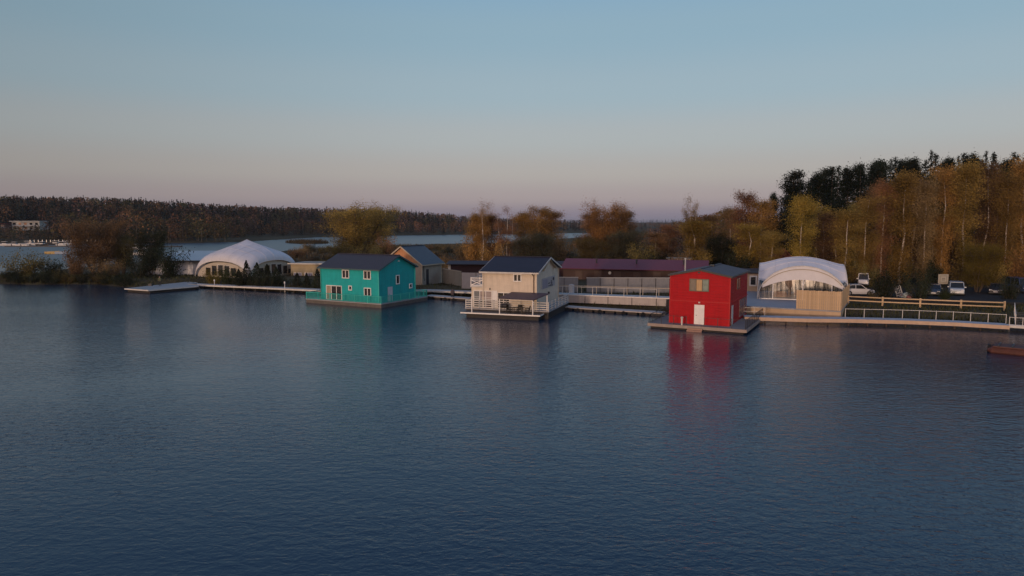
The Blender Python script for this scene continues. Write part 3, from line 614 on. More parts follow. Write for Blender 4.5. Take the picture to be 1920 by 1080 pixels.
# dry reeds and rough grass along the shores
def reeds(name, spots, hue):
    n = len(spots); x = np.array([s[0] for s in spots]); y = np.array([s[1] for s in spots]); z = terrain(np.c_[x, y]); h = np.array([s[2] for s in spots]); a = RNG.uniform(0, 6.283, n); w = .09
    dx, dy = np.cos(a) * w, np.sin(a) * w; lx, ly = RNG.normal(size=n) * .25 * h, RNG.normal(size=n) * .25 * h
    V = np.stack([np.c_[x - dx, y - dy, z - .1], np.c_[x + dx, y + dy, z - .1], np.c_[x + lx, y + ly, z + h]], 1).reshape(-1, 3)
    k = np.clip(1 + .35 * RNG.normal(size=n), .4, 2); col = np.repeat(np.c_[np.outer(k, hue), np.ones(n)], 3, 0)
    tag(link(name, bulk(name, V, np.arange(3 * n).reshape(n, 3), col=col), MATS['wood_hue']), kind='stuff')
sp = []
while len(sp) < 16000:
    i = random.choice([0] * 3 + [1] * 3 + [2, 2, 3]); 
    if i == 0: x, y = random.uniform(-112, -56), random.uniform(121, 142)
    elif i == 1: x, y = random.uniform(38, 75), random.uniform(68, 88)
    elif i == 2: x, y = random.uniform(-36, 26), random.uniform(90, 118)
    else: x, y = random.uniform(-60, -30), random.uniform(113, 127)
    sp.append((x, y))
sdv = sdist(np.array(sp), near_shore); sp = [(p[0], p[1], random.uniform(.15, .5) if s > 1.5 else random.uniform(.3, .9)) for p, s in zip(sp, sdv) if .0 < s < 16]
reeds('shore_grass', sp, (.05, .052, .022))
sp = []
for i in range(26000):
    px = random.uniform(540, 1440); d = random.uniform(135, 330); sp.append((XD(px, d), d))
sdv = sdist(np.array(sp), near_shore); reeds('meadow_grass', [(p[0], p[1], random.uniform(.4, 1.3)) for p, s in zip(sp, sdv) if s > .5], (.085, .062, .032))
sp = [(-134 + 30 * random.random(), 376 + 33 * random.random()) for _ in range(3000)]; sdv = sdist(np.array(sp), island); reeds('island_grass', [(p[0], p[1], random.uniform(.8, 2.4)) for p, s in zip(sp, sdv) if s > -.3], (.06, .045, .022))
tree('bush', 577, 450, 388, 14, 'brown', 'small brown bush alone on the river islet')

# ------------------------------------------------------------------ builders for what people made
def wall_box(side, a0, a1, o0, o1, z0, z1, at=0.0):
    "extent (a0..a1 along the wall, o0..o1 out of it) as box arguments; F faces -y, R faces +x, L faces -x"
    if side == 'F': return (a0, a1, at - o1, at - o0, z0, z1)
    if side == 'R': return (at + o0, at + o1, a0, a1, z0, z1)
    return (at - o1, at - o0, a0, a1, z0, z1)
def window(parent, side, a0, a1, z0, z1, cols=2, fm=None, gm=None, at=0.0, fw=.09, rows=1, name='window'):
    fm = fm or M_white; gm = gm or M_glass; m = MB(); d = .07
    m.box(*wall_box(side, a0, a1, -.02, d, z1 - fw, z1, at)); m.box(*wall_box(side, a0, a1, -.02, d + .03, z0, z0 + fw, at))
    m.box(*wall_box(side, a0, a0 + fw, -.02, d - .002, z0 + fw, z1 - fw, at)); m.box(*wall_box(side, a1 - fw, a1, -.02, d - .002, z0 + fw, z1 - fw, at))
    w = (a1 - a0 - fw) / cols; hh = (z1 - z0 - fw) / rows
    for k in range(1, cols): m.box(*wall_box(side, a0 + k * w, a0 + k * w + fw, -.02, d - .004, z0 + fw, z1 - fw, at))
    for k in range(1, rows): m.box(*wall_box(side, a0 + fw, a1 - fw, -.02, d - .006, z0 + k * hh, z0 + k * hh + fw * .8, at))
    f = m.build(name, fm, parent)
    for k in range(cols):
        for j in range(rows):
            MB().box(*wall_box(side, a0 + k * w + fw * .9, a0 + (k + 1) * w + fw * .1, .006, .02, z0 + j * hh + fw * .9, z0 + (j + 1) * hh + fw * .1, at)).build('pane', gm if not isinstance(gm, (list, tuple)) else gm[(k + j * cols) % len(gm)], f)
    return f
def door(parent, side, a0, a1, z0, z1, m=None, at=0.0):
    m = m or M_white; f = MB(); t = .08
    f.box(*wall_box(side, a0 - t, a0, -.02, .06, z0, z1 + t, at)); f.box(*wall_box(side, a1, a1 + t, -.02, .06, z0, z1 + t, at)); f.box(*wall_box(side, a0, a1, -.02, .058, z1, z1 + t, at))
    o = MB().box(*wall_box(side, a0, a1, -.02, .04, z0, z1, at)).build('door', m, parent); f.build('door_frame', m, o)
    hx = a0 + .1; MB().box(*wall_box(side, hx, hx + .12, .04, .09, z0 + .98, z0 + 1.02, at)).build('handle', M_dark, o)
    MB().box(*wall_box(side, a0 + .14, a1 - .14, .04, .052, z0 + 1.2, z1 - .15, at)).box(*wall_box(side, a0 + .14, a1 - .14, .04, .052, z0 + .15, z0 + .85, at)).build('door_panel', m, o)
    return o
def gable_walls(parent, Wd, D, z0, zt, zr, m, ridge='x', name='wall'):
    b = MB()
    if ridge == 'x':
        P = [(0, 0), (0, D), (-Wd, D), (-Wd, 0)]; v = [(x, y, z0) for x, y in P] + [(x, y, zt) for x, y in P] + [(0, D / 2, zr), (-Wd, D / 2, zr)]
        f = [(0, 1, 5, 8, 4), (2, 3, 7, 9, 6), (3, 0, 4, 7), (1, 2, 6, 5)]
    else:
        P = [(0, 0), (0, D), (-Wd, D), (-Wd, 0)]; v = [(x, y, z0) for x, y in P] + [(x, y, zt) for x, y in P] + [(-Wd / 2, 0, zr), (-Wd / 2, D, zr)]
        f = [(0, 1, 5, 4), (2, 3, 7, 6), (3, 0, 4, 8, 7), (1, 2, 6, 9, 5)]
    return b.add(v, f).build(name, m, parent)
def gable_roof(parent, Wd, D, zt, zr, ov, og, m, ridge='x', th=.16, trim=None):
    e = .02
    if ridge == 'x':
        sl = (zr - zt) / (D / 2); x0, x1 = -Wd - og, og; ze = zt - sl * ov + th
        for sgn, ye in ((0, -ov), (1, D + ov)):
            q = [(x0, ye, ze), (x1, ye, ze), (x1, D / 2, zr + th), (x0, D / 2, zr + th)]
            r = MB().slab(q, th).build('roof', m, parent)
            if trim:
                b = MB(); b.bar((x1 + .02, ye, ze - .1), (x1 + .02, D / 2, zr + th - .1), .04, .2); b.bar((x0 - .02, ye, ze - .1), (x0 - .02, D / 2, zr + th - .1), .04, .2); b.bar((x0, ye - (.03 if sgn == 0 else -.03), ze - .1), (x1, ye - (.03 if sgn == 0 else -.03), ze - .1), .04, .18)
                b.build('fascia', trim, r)
        MB().bar((x0, D / 2, zr + th + .02), (x1, D / 2, zr + th + .02), .3, .06).build('ridge_cap', m, r)
    else:
        sl = (zr - zt) / (Wd / 2); y0, y1 = -og, D + og; ze = zt - sl * ov + th
        for sgn, xe in ((0, ov), (1, -Wd - ov)):
            q = [(xe, y0, ze), (xe, y1, ze), (-Wd / 2, y1, zr + th), (-Wd / 2, y0, zr + th)]
            r = MB().slab(q, th).build('roof', m, parent)
            if trim:
                b = MB(); b.bar((xe, y0 - .02, ze - .1), (-Wd / 2, y0 - .02, zr + th - .1), .04, .2); b.bar((xe + (.03 if sgn == 0 else -.03), y0, ze - .1), (xe + (.03 if sgn == 0 else -.03), y1, ze - .1), .04, .18); b.build('fascia', trim, r)
        MB().bar((-Wd / 2, y0, zr + th + .02), (-Wd / 2, y1, zr + th + .02), .3, .06).build('ridge_cap', m, r)
def railing(parent, path, z, h, m, post=2.0, pw=.09, rails=(1.0,), rw=.07, rh=.07, picket=0, pk=.035, base=.1, name='railing'):
    "rails are the part; posts and pickets its sub-parts"
    b = MB(); path = [Vector((*p, 0)) if len(p) == 2 else Vector(p) for p in path]
    for p, q in zip(path, path[1:]):
        for t in rails: b.bar(p + Vector((0, 0, z + h * t - rh / 2)), q + Vector((0, 0, z + h * t - rh / 2)), rw, rh)
        if picket: b.bar(p + Vector((0, 0, z + base)), q + Vector((0, 0, z + base)), rw * .8, rh * .8)
    o = b.build(name, m, parent)
    for i, (p, q) in enumerate(zip(path, path[1:])):
        d = q - p; ln = d.length; a = math.atan2(d.y, d.x); n = max(1, round(ln / post))
        for k in range(n + (1 if i == len(path) - 2 else 0)): c = p + d * (k / n); piece('post', (pw, pw, h + .03), m, o, (c.x, c.y, c.z + z), (0, 0, a))
        if picket:
            k = picket
            while k < ln - picket * .3: c = p + d * (k / ln); piece('picket', (pk * 1.6, pk, h * max(rails) - base - .02), m, o, (c.x, c.y, c.z + z + base - .03), (0, 0, a)); k += picket
    return o

# ---- the teal floating house
t = empty('floating_house', (-18.38, 93.74, 0), -.495); Wd, D, zt, zr, dk = 10.56, 8.26, 5.2, 6.9, .58
tag(t, 'teal two storey floating house with dark roof and teal picket railing, first from the left', 'house', 'houses floating on pontoons')
x0, x1, y0, y1 = -Wd - 2.45, 1.0, -.75, D + 1.9
MB().box(x0, x1, y0, y1, dk - .12, dk).build('deck', M_deckg, t); MB().box(x0 + .05, x1 - .05, y0 + .05, y1 - .05, -.35, dk - .12).build('pontoon', M_float, t)
gable_walls(t, Wd, D, dk, zt, zr, M_teal); gable_roof(t, Wd, D, zt, zr, .35, .45, M_roofd, trim=mat('teal_fascia', (.05, .10, .11), .6))
for a, b, c, d in ((-6.56, -5.24, 3.78, 5.0), (-2.62, -1.31, 3.78, 5.02), (-2.61, -1.33, 1.43, 2.61)): window(t, 'F', a, b, c, d, 2, fw=.11)
window(t, 'F', -9.64, -6.66, dk + .02, 2.68, 3, fw=.10, gm=[M_curt, M_glass, M_glass], name='sliding_door'); window(t, 'F', -5.42, -4.78, 2.1, 2.78, 1, fw=.12)
window(t, 'R', 3.8, 4.6, 2.86, 4.2, 1, fw=.13); window(t, 'R', 6.9, 7.6, 2.03, 2.75, 1, fw=.14); door(t, 'R', 2.02, 2.86, dk + .02, 2.55, mat('pale_door', (.50, .53, .58), .5))
MB().box(-.0, .16, 4.3, 4.52, 6.1, 6.28).build('wall_lamp', M_white, t)
MB().tube([(-Wd - .08, -.1, 5.0), (-Wd - .08, -.1, dk)], .05).build('downpipe', M_dark, t)
for x, y in ((0.04, -.04), (-Wd - .03, -.04), (.04, D + .03)): MB().box(x - .07, x + .07, y - .07, y + .07, dk, zt - .1).build('corner_board', M_tealp, t)
railing(t, [(x1 - .1, y1 - .1), (x1 - .1, y0 + .1), (x0 + .1, y0 + .1), (x0 + .1, y1 - .1), (x1 - .1, y1 - .1)], dk, 1.0, M_tealp, 2.2, .1, (1.0,), .08, .07, .24, .035)

# ---- the cream floating house
t = empty('floating_house', (2.97, 83.09, 0), -.312); Wd, D, zt, zr, dk = 6.88, 10.98, 5.55, 7.05, .95
tag(t, 'cream two storey floating house with navy roof, white board railing and canopied front deck', 'house', 'houses floating on pontoons')
x0, x1, y0, y1 = -9.2, 1.75, -.5, 10.2
MB().box(x0, x1, y0, y1, dk - .14, dk).build('deck', M_deckg, t); MB().box(x0 + .15, x1 - .1, y0 + .1, y1 - .1, -.4, dk - .14).build('pontoon', M_hull, t)
MB().box(x0 + .2, 1.1, -2.35, y0 - .02, .52, .64).build('deck', M_deckd, t); f = MB().box(x0 + .9, .9, -2.2, y0 - .05, -.4, .52).build('pontoon', M_hull, t)
MB().box(x0 + .15, 1.14, -2.42, -2.35, .5, .66).box(1.1, 1.16, -2.35, y0 - .1, .5, .658).build('edge_board', M_white, t)
gable_walls(t, Wd, D, dk, zt, zr, M_cream); gable_roof(t, Wd, D, zt, zr, .45, .4, mat('navy_roof', (.022, .020, .036), .6, .15, .8, spec=.2), trim=M_offw)
MB().box(-Wd + .01, -8.5, .02, D - 1, dk, 3.55).build('wall', M_cream, t, ); MB().box(-Wd + .005, -8.62, -.1, D - .9, 3.55, 3.72).build('balcony_floor', M_offw, t)
b = MB().box(-8.55, -Wd - .05, -.05, .02, 4.66, 4.76).box(-8.55, -Wd - .05, -.05, .02, 4.42, 4.5).box(-8.55, -Wd - .05, -.05, .02, 3.76, 3.86); b.bar((-8.45, -.015, 3.86), (-7.05, -.015, 4.42), .06, .08); b.bar((-8.45, -.03, 4.42), (-7.05, -.03, 3.86), .06, .08)
b.box(-8.58, -8.5, 0, D - 1, 4.66, 4.76).box(-8.58, -8.5, 0, D - 1, 4.2, 4.28)
b = b.build('balcony_railing', M_white, t)
for x, y in ((-8.54, -.01), (-6.98, -.012), (-8.54, 3.2), (-8.54, 6.5), (-8.54, D - 1)): piece('post', (.1, .1, 1.08), M_white, b, (x, y, 3.72))
window(t, 'F', -2.95, -1.88, 4.38, 5.36, 2, fw=.12)
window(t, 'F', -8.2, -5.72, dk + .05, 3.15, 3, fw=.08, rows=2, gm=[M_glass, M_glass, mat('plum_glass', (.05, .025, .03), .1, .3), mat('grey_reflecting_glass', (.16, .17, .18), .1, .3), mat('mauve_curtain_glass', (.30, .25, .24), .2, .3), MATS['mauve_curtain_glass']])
door(t, 'F', -5.62, -5.15, dk + .02, 3.12); window(t, 'F', -5.0, -3.4, dk + .02, 3.0, 2, fw=.07, name='sliding_door')
MB().box(-6.05, -5.95, -.12, -.02, 3.28, 3.5).build('wall_lamp', M_dark, t)
dp = MB().tube([(-.42, -.5, 5.42), (-.3, -.09, 5.1), (-.3, -.09, dk)], .055).build('downpipe', mat('brown_pipe', (.06, .03, .022), .5), t)
for x, y in ((.03, -.03), (.03, D + .02), (-Wd - .02, -.03)): MB().box(x - .08, x + .08, y - .08, y + .08, dk, zt - .05).build('corner_board', M_creamp, t)
for sy in (-1, 1): MB().bar((.2, D / 2 + sy * 3.2, 5.6), (.2, D / 2 + sy * .2, 6.9), .3, .05).build('soffit', M_wood, t)
# the picture board on its gable: pale lilac with a dark figure and strokes on its right half
sg = MB().box(.0, .05, 2.4, 9.0, 3.25, 4.6).build('picture_board', mat('lilac_print', (.38, .35, .36), .6, .15, .5), t)
bl = MB().box(.05, .058, 2.9, 5.2, 3.3, 4.4).build('printed_field', mat('lilac_print_dark', (.29, .27, .33), .6, .15, .6), sg)
k = MB()
for (cy, cz, ry, rz) in ((8.2, 4.2, .4, .24), (7.0, 4.0, .2, .12), (7.25, 3.72, .28, .17), (6.8, 3.45, .33, .12), (7.5, 3.42, .22, .15)):
    k.tube([(.051, cy, cz), (.062, cy, cz)], 1, 10); n0 = len(k.v) - 20
    for i in range(n0, len(k.v)): x, y, z = k.v[i]; k.v[i] = (x, cy + (y - cy) * ry, cz + (z - cz) * rz)
k.box(.05, .06, 5.5, 6.6, 3.72, 3.84); k.box(.05, .06, 5.5, 6.7, 3.4, 3.5); k.build('printed_figure', mat('print_ink', (.035, .03, .04), .6), sg)
MB().box(0, .22, 5.5, 5.72, 2.45, 2.7).build('wall_lamp', M_dark, t)
bd = (.2, .45, .7, .96)
railing(t, [(x1 - .1, y1 - .1), (x1 - .1, y0 + .1), (x0 + .1, y0 + .1), (x0 + .1, 3.5)], dk, 1.08, M_offw, 1.9, .1, bd, .05, .12)
cp = MB().slab([(-4.1, -2.35, 2.55), (.35, -2.35, 2.5), (1.7, -.15, 3.1), (-3.1, -.15, 3.12)], .1).build('canopy', mat('plum_roof_sheet', (.07, .055, .075), .5, .2, 1), t)
for x, y, h in ((-4.0, -2.2, 1.9), (.2, -2.2, 1.82), (1.45, -.3, 2.3), (-7.6, -2.2, 2.0)): piece('canopy_post', (.1, .1, h), M_white, cp, (x, y, .64))
MB().bar((-4.0, -2.2, 2.44), (.2, -2.2, 2.38), .08, .1).bar((-7.6, -2.2, 2.62), (-4, -2.2, 2.5), .03, .03).build('canopy_beam', M_white, cp)
TM = Matrix.Translation((2.97, 83.09, 0)) @ Matrix.Rotation(-.312, 4, 'Z')
def chair(loc, yaw, label):
    c = empty('deck_chair', loc, yaw); tag(c, label, 'chair', 'dark chairs on the front deck of the cream house'); m = mat('black_wicker', (.022, .021, .02), .7)
    MB().box(-.28, .28, -.26, .26, .4, .47).build('seat', m, c); MB().slab([(-.28, .22, .47), (.28, .22, .47), (.28, .36, .98), (-.28, .36, .98)], .05).build('backrest', m, c)
    for x in (-.25, .25):
        for y in (-.23, .23): piece('leg', (.05, .05, .4), m, c, (x, y, 0))
        MB().box(x - .03, x + .03, -.26, .26, .64, .69).box(x - .02, x + .02, -.24, -.2, .47, .64).build('armrest', m, c)
for lx, ly, a, lab in ((-3.0, -1.3, 1.4, 'black wicker chair left of the dark dining table on the canopied deck'), (-1.9, -.85, 0, 'black wicker chair behind the dark dining table on the canopied deck'), (-.75, -1.35, -1.5, 'black wicker chair right of the dark dining table on the canopied deck')):
    p = TM @ Vector((lx, ly, .645)); chair(p, a - .312, lab)
p = TM @ Vector((-1.9, -1.55, .645)); c = empty('dining_table', p, -.312); tag(c, 'dark dining table under the canopy of the cream house', 'table')
MB().box(-.65, .65, -.4, .4, .7, .75).build('tabletop', mat('dark_wood', (.05, .04, .03), .5), c)
for x in (-.58, .58):
    for y in (-.33, .33): piece('leg', (.06, .06, .7), MATS['dark_wood'], c, (x, y, 0))
p = TM @ Vector((-3.75, -1.2, .645)); c = empty('grill', p, -.312); tag(c, 'black barrel shaped grill beside the chairs on the canopied deck', 'grill')
MB().tube([(-.4, 0, .85), (.4, 0, .85)], .28, 12).build('drum', M_dark, c)
for x in (-.35, .35):
    for y in (-.2, .2): piece('leg', (.05, .05, .7), M_dark, c, (x, y, 0))

# ---- the red floating house
t = empty('floating_house', (23.34, 72.70, 0), -.496); Wd, D, zt, zr, dk = 6.47, 10.57, 5.85, 6.5, .5
tag(t, 'bright red two storey floating house with white door and low pitched grey roof', 'house', 'houses floating on pontoons')
x0, x1, y0, y1 = -Wd - 2.0, 2.05, -1.64, D - .6
MB().box(x0, x1, y0, y1, .28, dk).build('deck', mat('weathered_grey_decking', (.17, .17, .18), .8, .3, .7, .01, 3, stretch=(.4, 6, 1)), t); MB().box(x0, x1, y0 - .06, y0 - .002, .2, dk + .03).box(x1 + .002, x1 + .06, y0, y1, .2, dk + .028).build('edge_board', mat('pink_grey_board', (.30, .24, .21), .7, .2), t)
f = MB()
for y in (-1.2, 1.5, 4.2, 6.9, 9.2): f.tube([(x0 + .3, y, -.02), (x1 - .3, y, -.02)], .3, 10)
f.build('pontoon', M_hull, t)
zs = 3.02
MB().box(-Wd, 0, 0, D, dk, zs).build('wall', M_red, t, )
gable_walls(t, Wd, D, zs + .06, zt, zr, M_red, 'y'); MB().box(-Wd - .06, .07, -.06, D + .05, zs - .04, zs + .06).build('storey_band', M_redtrim, t)
gable_roof(t, Wd, D, zt, zr, .22, .22, mat('grey_roof', (.085, .076, .088), .65, .2, .6, spec=.2), 'y', .12, trim=M_dark)
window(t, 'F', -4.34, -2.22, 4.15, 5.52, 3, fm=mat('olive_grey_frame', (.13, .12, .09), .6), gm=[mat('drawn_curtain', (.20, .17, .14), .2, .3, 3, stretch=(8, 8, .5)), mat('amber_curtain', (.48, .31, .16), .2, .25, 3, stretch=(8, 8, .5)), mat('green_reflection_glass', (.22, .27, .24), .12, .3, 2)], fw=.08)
door(t, 'F', -3.66, -2.74, dk + .02, 2.6, mat('white_door', (.72, .70, .70), .5))
MB().box(-3.46, -3.2, -.03, .0, 6.12, 6.3).build('vent', M_dark, t); MB().box(-3.3, -3.12, -.14, -.0, 2.86, 3.02).build('wall_lamp', M_offw, t)
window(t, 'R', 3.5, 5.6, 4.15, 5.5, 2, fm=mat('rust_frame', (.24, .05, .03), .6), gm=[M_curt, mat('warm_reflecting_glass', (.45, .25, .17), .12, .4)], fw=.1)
window(t, 'R', 5.6, 10.0, dk + .35, 2.85, 4, fm=mat('mauve_frame', (.20, .10, .10), .6), gm=[mat('mauve_glass', (.10, .07, .08), .08, .4)], fw=.12, rows=2)
MB().box(.0, .05, .95, 1.9, dk + .02, 2.65).build('door', M_offw, t)
for i, lx in enumerate((.0, -Wd)): MB().box(lx - .06, lx + .06, -.05, .07, dk, zs - .04).box(lx - .06, lx + .06, -.052, .07, zs + .06, zt - .1).build('corner_board', M_redtrim, t)
MB().tube([(-Wd + .8, 3.2, 6.0), (-Wd + .8, 3.2, 7.45)], .09, 8).tube([(-Wd + .8, 3.2, 7.42), (-Wd + .8, 3.2, 7.6)], .13, 8).build('chimney', M_steel, t)
MB().box(-3.4, -2.9, 5.4, 5.9, 6.4, 6.78).build('roof_vent', M_dark, t)
railing(t, [(x1 - .1, y1), (x1 - .1, y0 + .1)], dk, 1.0, M_dark, 1.15, .05, (1.0, .12), .04, .04, .36, .018)
railing(t, [(x0 + .1, y0 + .1), (x0 + .1, y1)], dk, 1.0, M_dark, 1.5, .05, (1.0, .12), .04, .04, .36, .018); railing(t, [(x1 - .1, y0 + .1), (-2.3, y0 + .1)], dk, 1.0, M_dark, 1.5, .05, (1.0,), .03, .03); railing(t, [(-4.2, y0 + .1), (x0 + .1, y0 + .1)], dk, 1.0, M_dark, 1.5, .05, (1.0,), .03, .03)
b = MB()
for i in range(3): b.box(-4.0, -2.4, y0 - .05 - .28 * i, y0 + .2 - .28 * i, dk - .2 * i - .16, dk + .03 - .2 * i)
b.build('step', mat('brick_pink_board', (.34, .21, .16), .8), t)
TR = Matrix.Translation((23.34, 72.70, 0)) @ Matrix.Rotation(-.496, 4, 'Z')
def bollard(p, label): o = MB().tube([(0, 0, 0), (0, 0, .75)], [.1, .1], 10).tube([(0, 0, .75), (0, 0, .85), (0, 0, .95)], [.14, .15, .05], 10).build('mooring_bollard', M_offw, None, p); tag(o, label, 'bollard')
bollard(TR @ Vector((-4.75, -1.35, dk)), 'white mooring bollard on the deck left of the white door of the red house')

# ---- the beige gabled house behind the teal one
t = empty('gabled_house', (-15.3, 115.7, 1.0), R(-26)); tag(t, 'beige gabled house with blue grey roof behind the teal floating house', 'house')
gable_walls(t, 8, 6.2, -.6, 3.7, 6.5, M_beige, 'y'); gable_roof(t, 8, 6.2, 3.7, 6.5, .45, .5, M_bluer, 'y', .14, trim=mat('sand_fascia', (.40, .34, .26), .6))
MB().box(-.005, .05, 1.3, 2.05, 0, 2.7).build('door', M_dark, t)
b = MB(); b.add([(-7.9, -.02, 3.85), (-.1, -.02, 3.85), (-4, -.02, 6.45), (-7.9, -.05, 3.85), (-.1, -.05, 3.85), (-4, -.05, 6.45)], [(5, 4, 3)[::-1], (0, 1, 4, 3)[::-1], (1, 2, 5, 4)[::-1], (2, 0, 3, 5)[::-1]]); b.build('gable_boarding', mat('sunlit_gable_orange', (.46, .22, .11), .7, .15, 2, stretch=(5, 5, .5)), t)  # orange evening sunlight on the gable painted into the boarding colour
window(t, 'F', -3.6, -2.5, 2.0, 3.2, 1, fm=M_dark); MB().box(-.1, .06, -.06, .1, -.5, 3.7).build('corner_board', mat('sand_fascia', (.4, .34, .26)), t); MB().box(-.1, .06, 6.1, 6.26, -.5, 3.7).build('corner_board', mat('sand_fascia', (.4, .34, .26)), t)
k = MB().tube([(.06, .45, 3.6), (.12, .45, 1.2), (.3, .45, 1.0), (.12, .45, .8)], .05, 5).build('downpipe', M_dark, t)

# ---- sheds, fences and sheet walls between the houses
def shed(name, label, p, yaw, ln, dp, z0, ze, zr, wall, roof, ov=.7, cat='shed'):
    o = empty(name, p, yaw); tag(o, label, cat)
    MB().add([(0, 0, z0), (ln, 0, z0), (ln, dp, z0), (0, dp, z0), (0, 0, ze), (ln, 0, ze), (ln, dp, ze), (0, dp, ze), (0, dp / 2, zr), (ln, dp / 2, zr)], [(0, 1, 5, 4), (2, 3, 7, 6), (1, 2, 6, 9, 5), (3, 0, 4, 8, 7)]).build('wall', wall, o)
    s = (zr - ze) / (dp / 2)
    for y, s2 in ((-ov, 1), (dp + ov, -1)): MB().slab([(-.4, y, ze - s * ov + .1), (ln + .4, y, ze - s * ov + .1), (ln + .4, dp / 2, zr + .1), (-.4, dp / 2, zr + .1)], .1).build('roof', roof, o)
    return o
sh = shed('long_shed', 'long dark brown shed with maroon metal roof behind the grey fence', (9.6, 128.6, .9), R(-16.8), 26, 9, -.4, 2.35, 3.75, M_brown, M_maroon)
for x in (6, 13.5, 22): MB().tube([(x, 2.2, 2.9), (x, 2.2, 3.75)], .12, 8).tube([(x, 2.2, 3.72), (x, 2.2, 3.9)], .2, 8).build('vent_pipe', M_dark, sh)
MB().tube([(8.9, -.05, 1.5), (8.9, -.2, 1.5)], .28, 10).build('lamp', M_offw, sh)
for i in range(7):
    x = 2.4 + i * 3.6; w = MB().box(x, x + 1.3, -.05, -.005, .2, 1.8).build('door', mat('shed_door', (.055, .03, .025), .6), sh)
sh2 = shed('long_shed', 'dark plum shed half hidden behind the cream house', (-12.6, 135, .9), R(-4), 24, 7, -.4, 2.6, 3.0, mat('plum_board', (.035, .014, .018), .8), mat('black_plum_roof', (.035, .022, .03), .7))
MB().box(-.05, .45, -.06, .1, -.3, 2.5).build('corner_board', M_offw, sh2)
sh3 = shed('flat_shed', 'pale flat roofed hut standing on the rise behind the maroon roof', (32.6, 142, 2.0), R(-10), 4.4, 4, -1, 2.15, 2.3, mat('pale_peach_wall', (.52, .40, .32), .7), M_beige, .1)
def sheet_fence(name, label, pts, z, h, m, cap=None, pw=2.35, post=None, cat='fence'):
    "sheet panels between posts, each panel a part"
    o = empty(name, (*pts[0], 0)); tag(o, label, cat); O = Vector(pts[0]); zz = z if callable(z) else (lambda x, y: z); n0 = 0
    for p, q in zip(pts, pts[1:]):
        p = Vector(p); q = Vector(q); d = q - p; ln = d.length; n = max(1, round(ln / pw)); a = math.atan2(d.y, d.x)
        for k in range(n):
            c = p + d * ((k + .5) / n); c2 = p + d * (k / n); zc = zz(c.x, c.y)
            piece('panel', (round(ln / n - .06, 3), .05, h), m, o, (c.x - O.x, c.y - O.y, zc), (0, 0, a))
            if post: piece('post', (.09, .12, h + .05), post, o, (c2.x - O.x, c2.y - O.y, zc), (0, 0, a))
            if cap: piece('cap', (round(ln / n, 3), .14, .1), cap, o, (c.x - O.x, c.y - O.y, zc + h + .003), (0, 0, a))
    return o
sheet_fence('sheet_fence', 'blue grey sheet fence between the gate gap and the red house', [(11.3, 103.4), (26, 103.1)], 1.05, 2.2, M_greyf, M_steel, 2.2, M_dark)
sheet_fence('sheet_fence', 'short blue grey sheet fence just right of the cream house, behind a pale tank', [(1.5, 104), (10.1, 103.6)], 1.05, 2.25, M_greyf, M_steel, 2.2, M_dark)
sheet_fence('sheet_fence', 'blue grey sheet fence left of the balcony of the cream house', [(-8.2, 110.5), (-1, 108.5)], 1.0, 2.6, mat('blue_grey_sheet', (.12, .125, .16), .6), None, 2.2, M_dark)
sheet_fence('sheet_fence', 'beige sheet fence right of the beige gabled house', [(-12.3, 120.5), (-8.5, 113.5)], 1.0, 2.5, siding('sand_sheet', (.25, .235, .20), .25, 'xy', .02), mat('sand_fascia', (.4, .34, .26)), 2.4)
tk = empty('water_tank', (XD(1072, 101), 101, 1.05)); tag(tk, 'pale upright tank standing before the short sheet fence', 'tank')
MB().tube([(0, 0, .15), (0, 0, 1.35), (0, 0, 1.42)], [.42, .42, .3], 14).build('drum', mat('pale_blue_plastic', (.5, .52, .56), .5), tk, smooth=False); MB().box(-.5, .5, -.5, .5, 0, .15).build('pallet', M_plank, tk); MB().tube([(0, 0, 1.42), (0, 0, 1.5)], .16, 10).build('lid', M_steel, tk)

def ribbon(front, width, z0, z1, side=1):
    "prism along a polyline of front-edge points (x, y[, z]) reaching width metres behind it"
    f = [Vector((p[0], p[1])) for p in front]; zs = [p[2] if len(p) > 2 else z1 for p in front]; b = []
    for i in range(len(f)):
        d = (f[min(i + 1, len(f) - 1)] - f[max(i - 1, 0)]).normalized(); b.append(f[i] + Vector((-d.y, d.x)) * width * side)
    m = MB(); v = []
    for i in range(len(f)): h = zs[i]; v += [(f[i].x, f[i].y, h), (b[i].x, b[i].y, h), (b[i].x, b[i].y, h - (z1 - z0)), (f[i].x, f[i].y, h - (z1 - z0))]
    fc = []
    for i in range(len(f) - 1):
        a, c = 4 * i, 4 * i + 4; fc += [(a, c, c + 1, a + 1), (a + 1, c + 1, c + 2, a + 2), (a + 2, c + 2, c + 3, a + 3), (a + 3, c + 3, c, a)]
    fc += [(0, 1, 2, 3), (4 * len(f) - 1, 4 * len(f) - 2, 4 * len(f) - 3, 4 * len(f) - 4)]
    return m.add(v, fc), b
# left landing stage and the boardwalk to the teal house
t = empty('landing_stage', (-60, 119, 0)); tag(t, 'pale broad landing stage jutting out at the left end of the boardwalk', 'jetty')
poly = [(-65.3, 114.5), (-59.8, 111.7), (-54.9, 119.0), (-58.4, 126), (-61, 127.5)]; rel = [(x + 60, y - 119) for x, y in poly]
MB().prism(rel, .42, .62).build('deck', mat('pale_decking', (.27, .29, .30), .75, .15, .8), t); MB().prism([(x * .93, y * .93) for x, y in rel], -.5, .42).build('pontoon', M_hull, t)
e = MB()
for p, q in zip(rel, rel[1:]): e.bar((*p, .53), (*q, .53), .08, .2)
e.build('edge_board', M_offw, t)
bw = [(-58.2, 122.2, .62), (-54.9, 120.9, .62), (-44, 116.2, .66), (-31.2, 110.4, .7), (-22, 109.6, .75), (-13.8, 109.0, .8), (-8.0, 106.6, .85), (-1.5, 103.5, .95)]
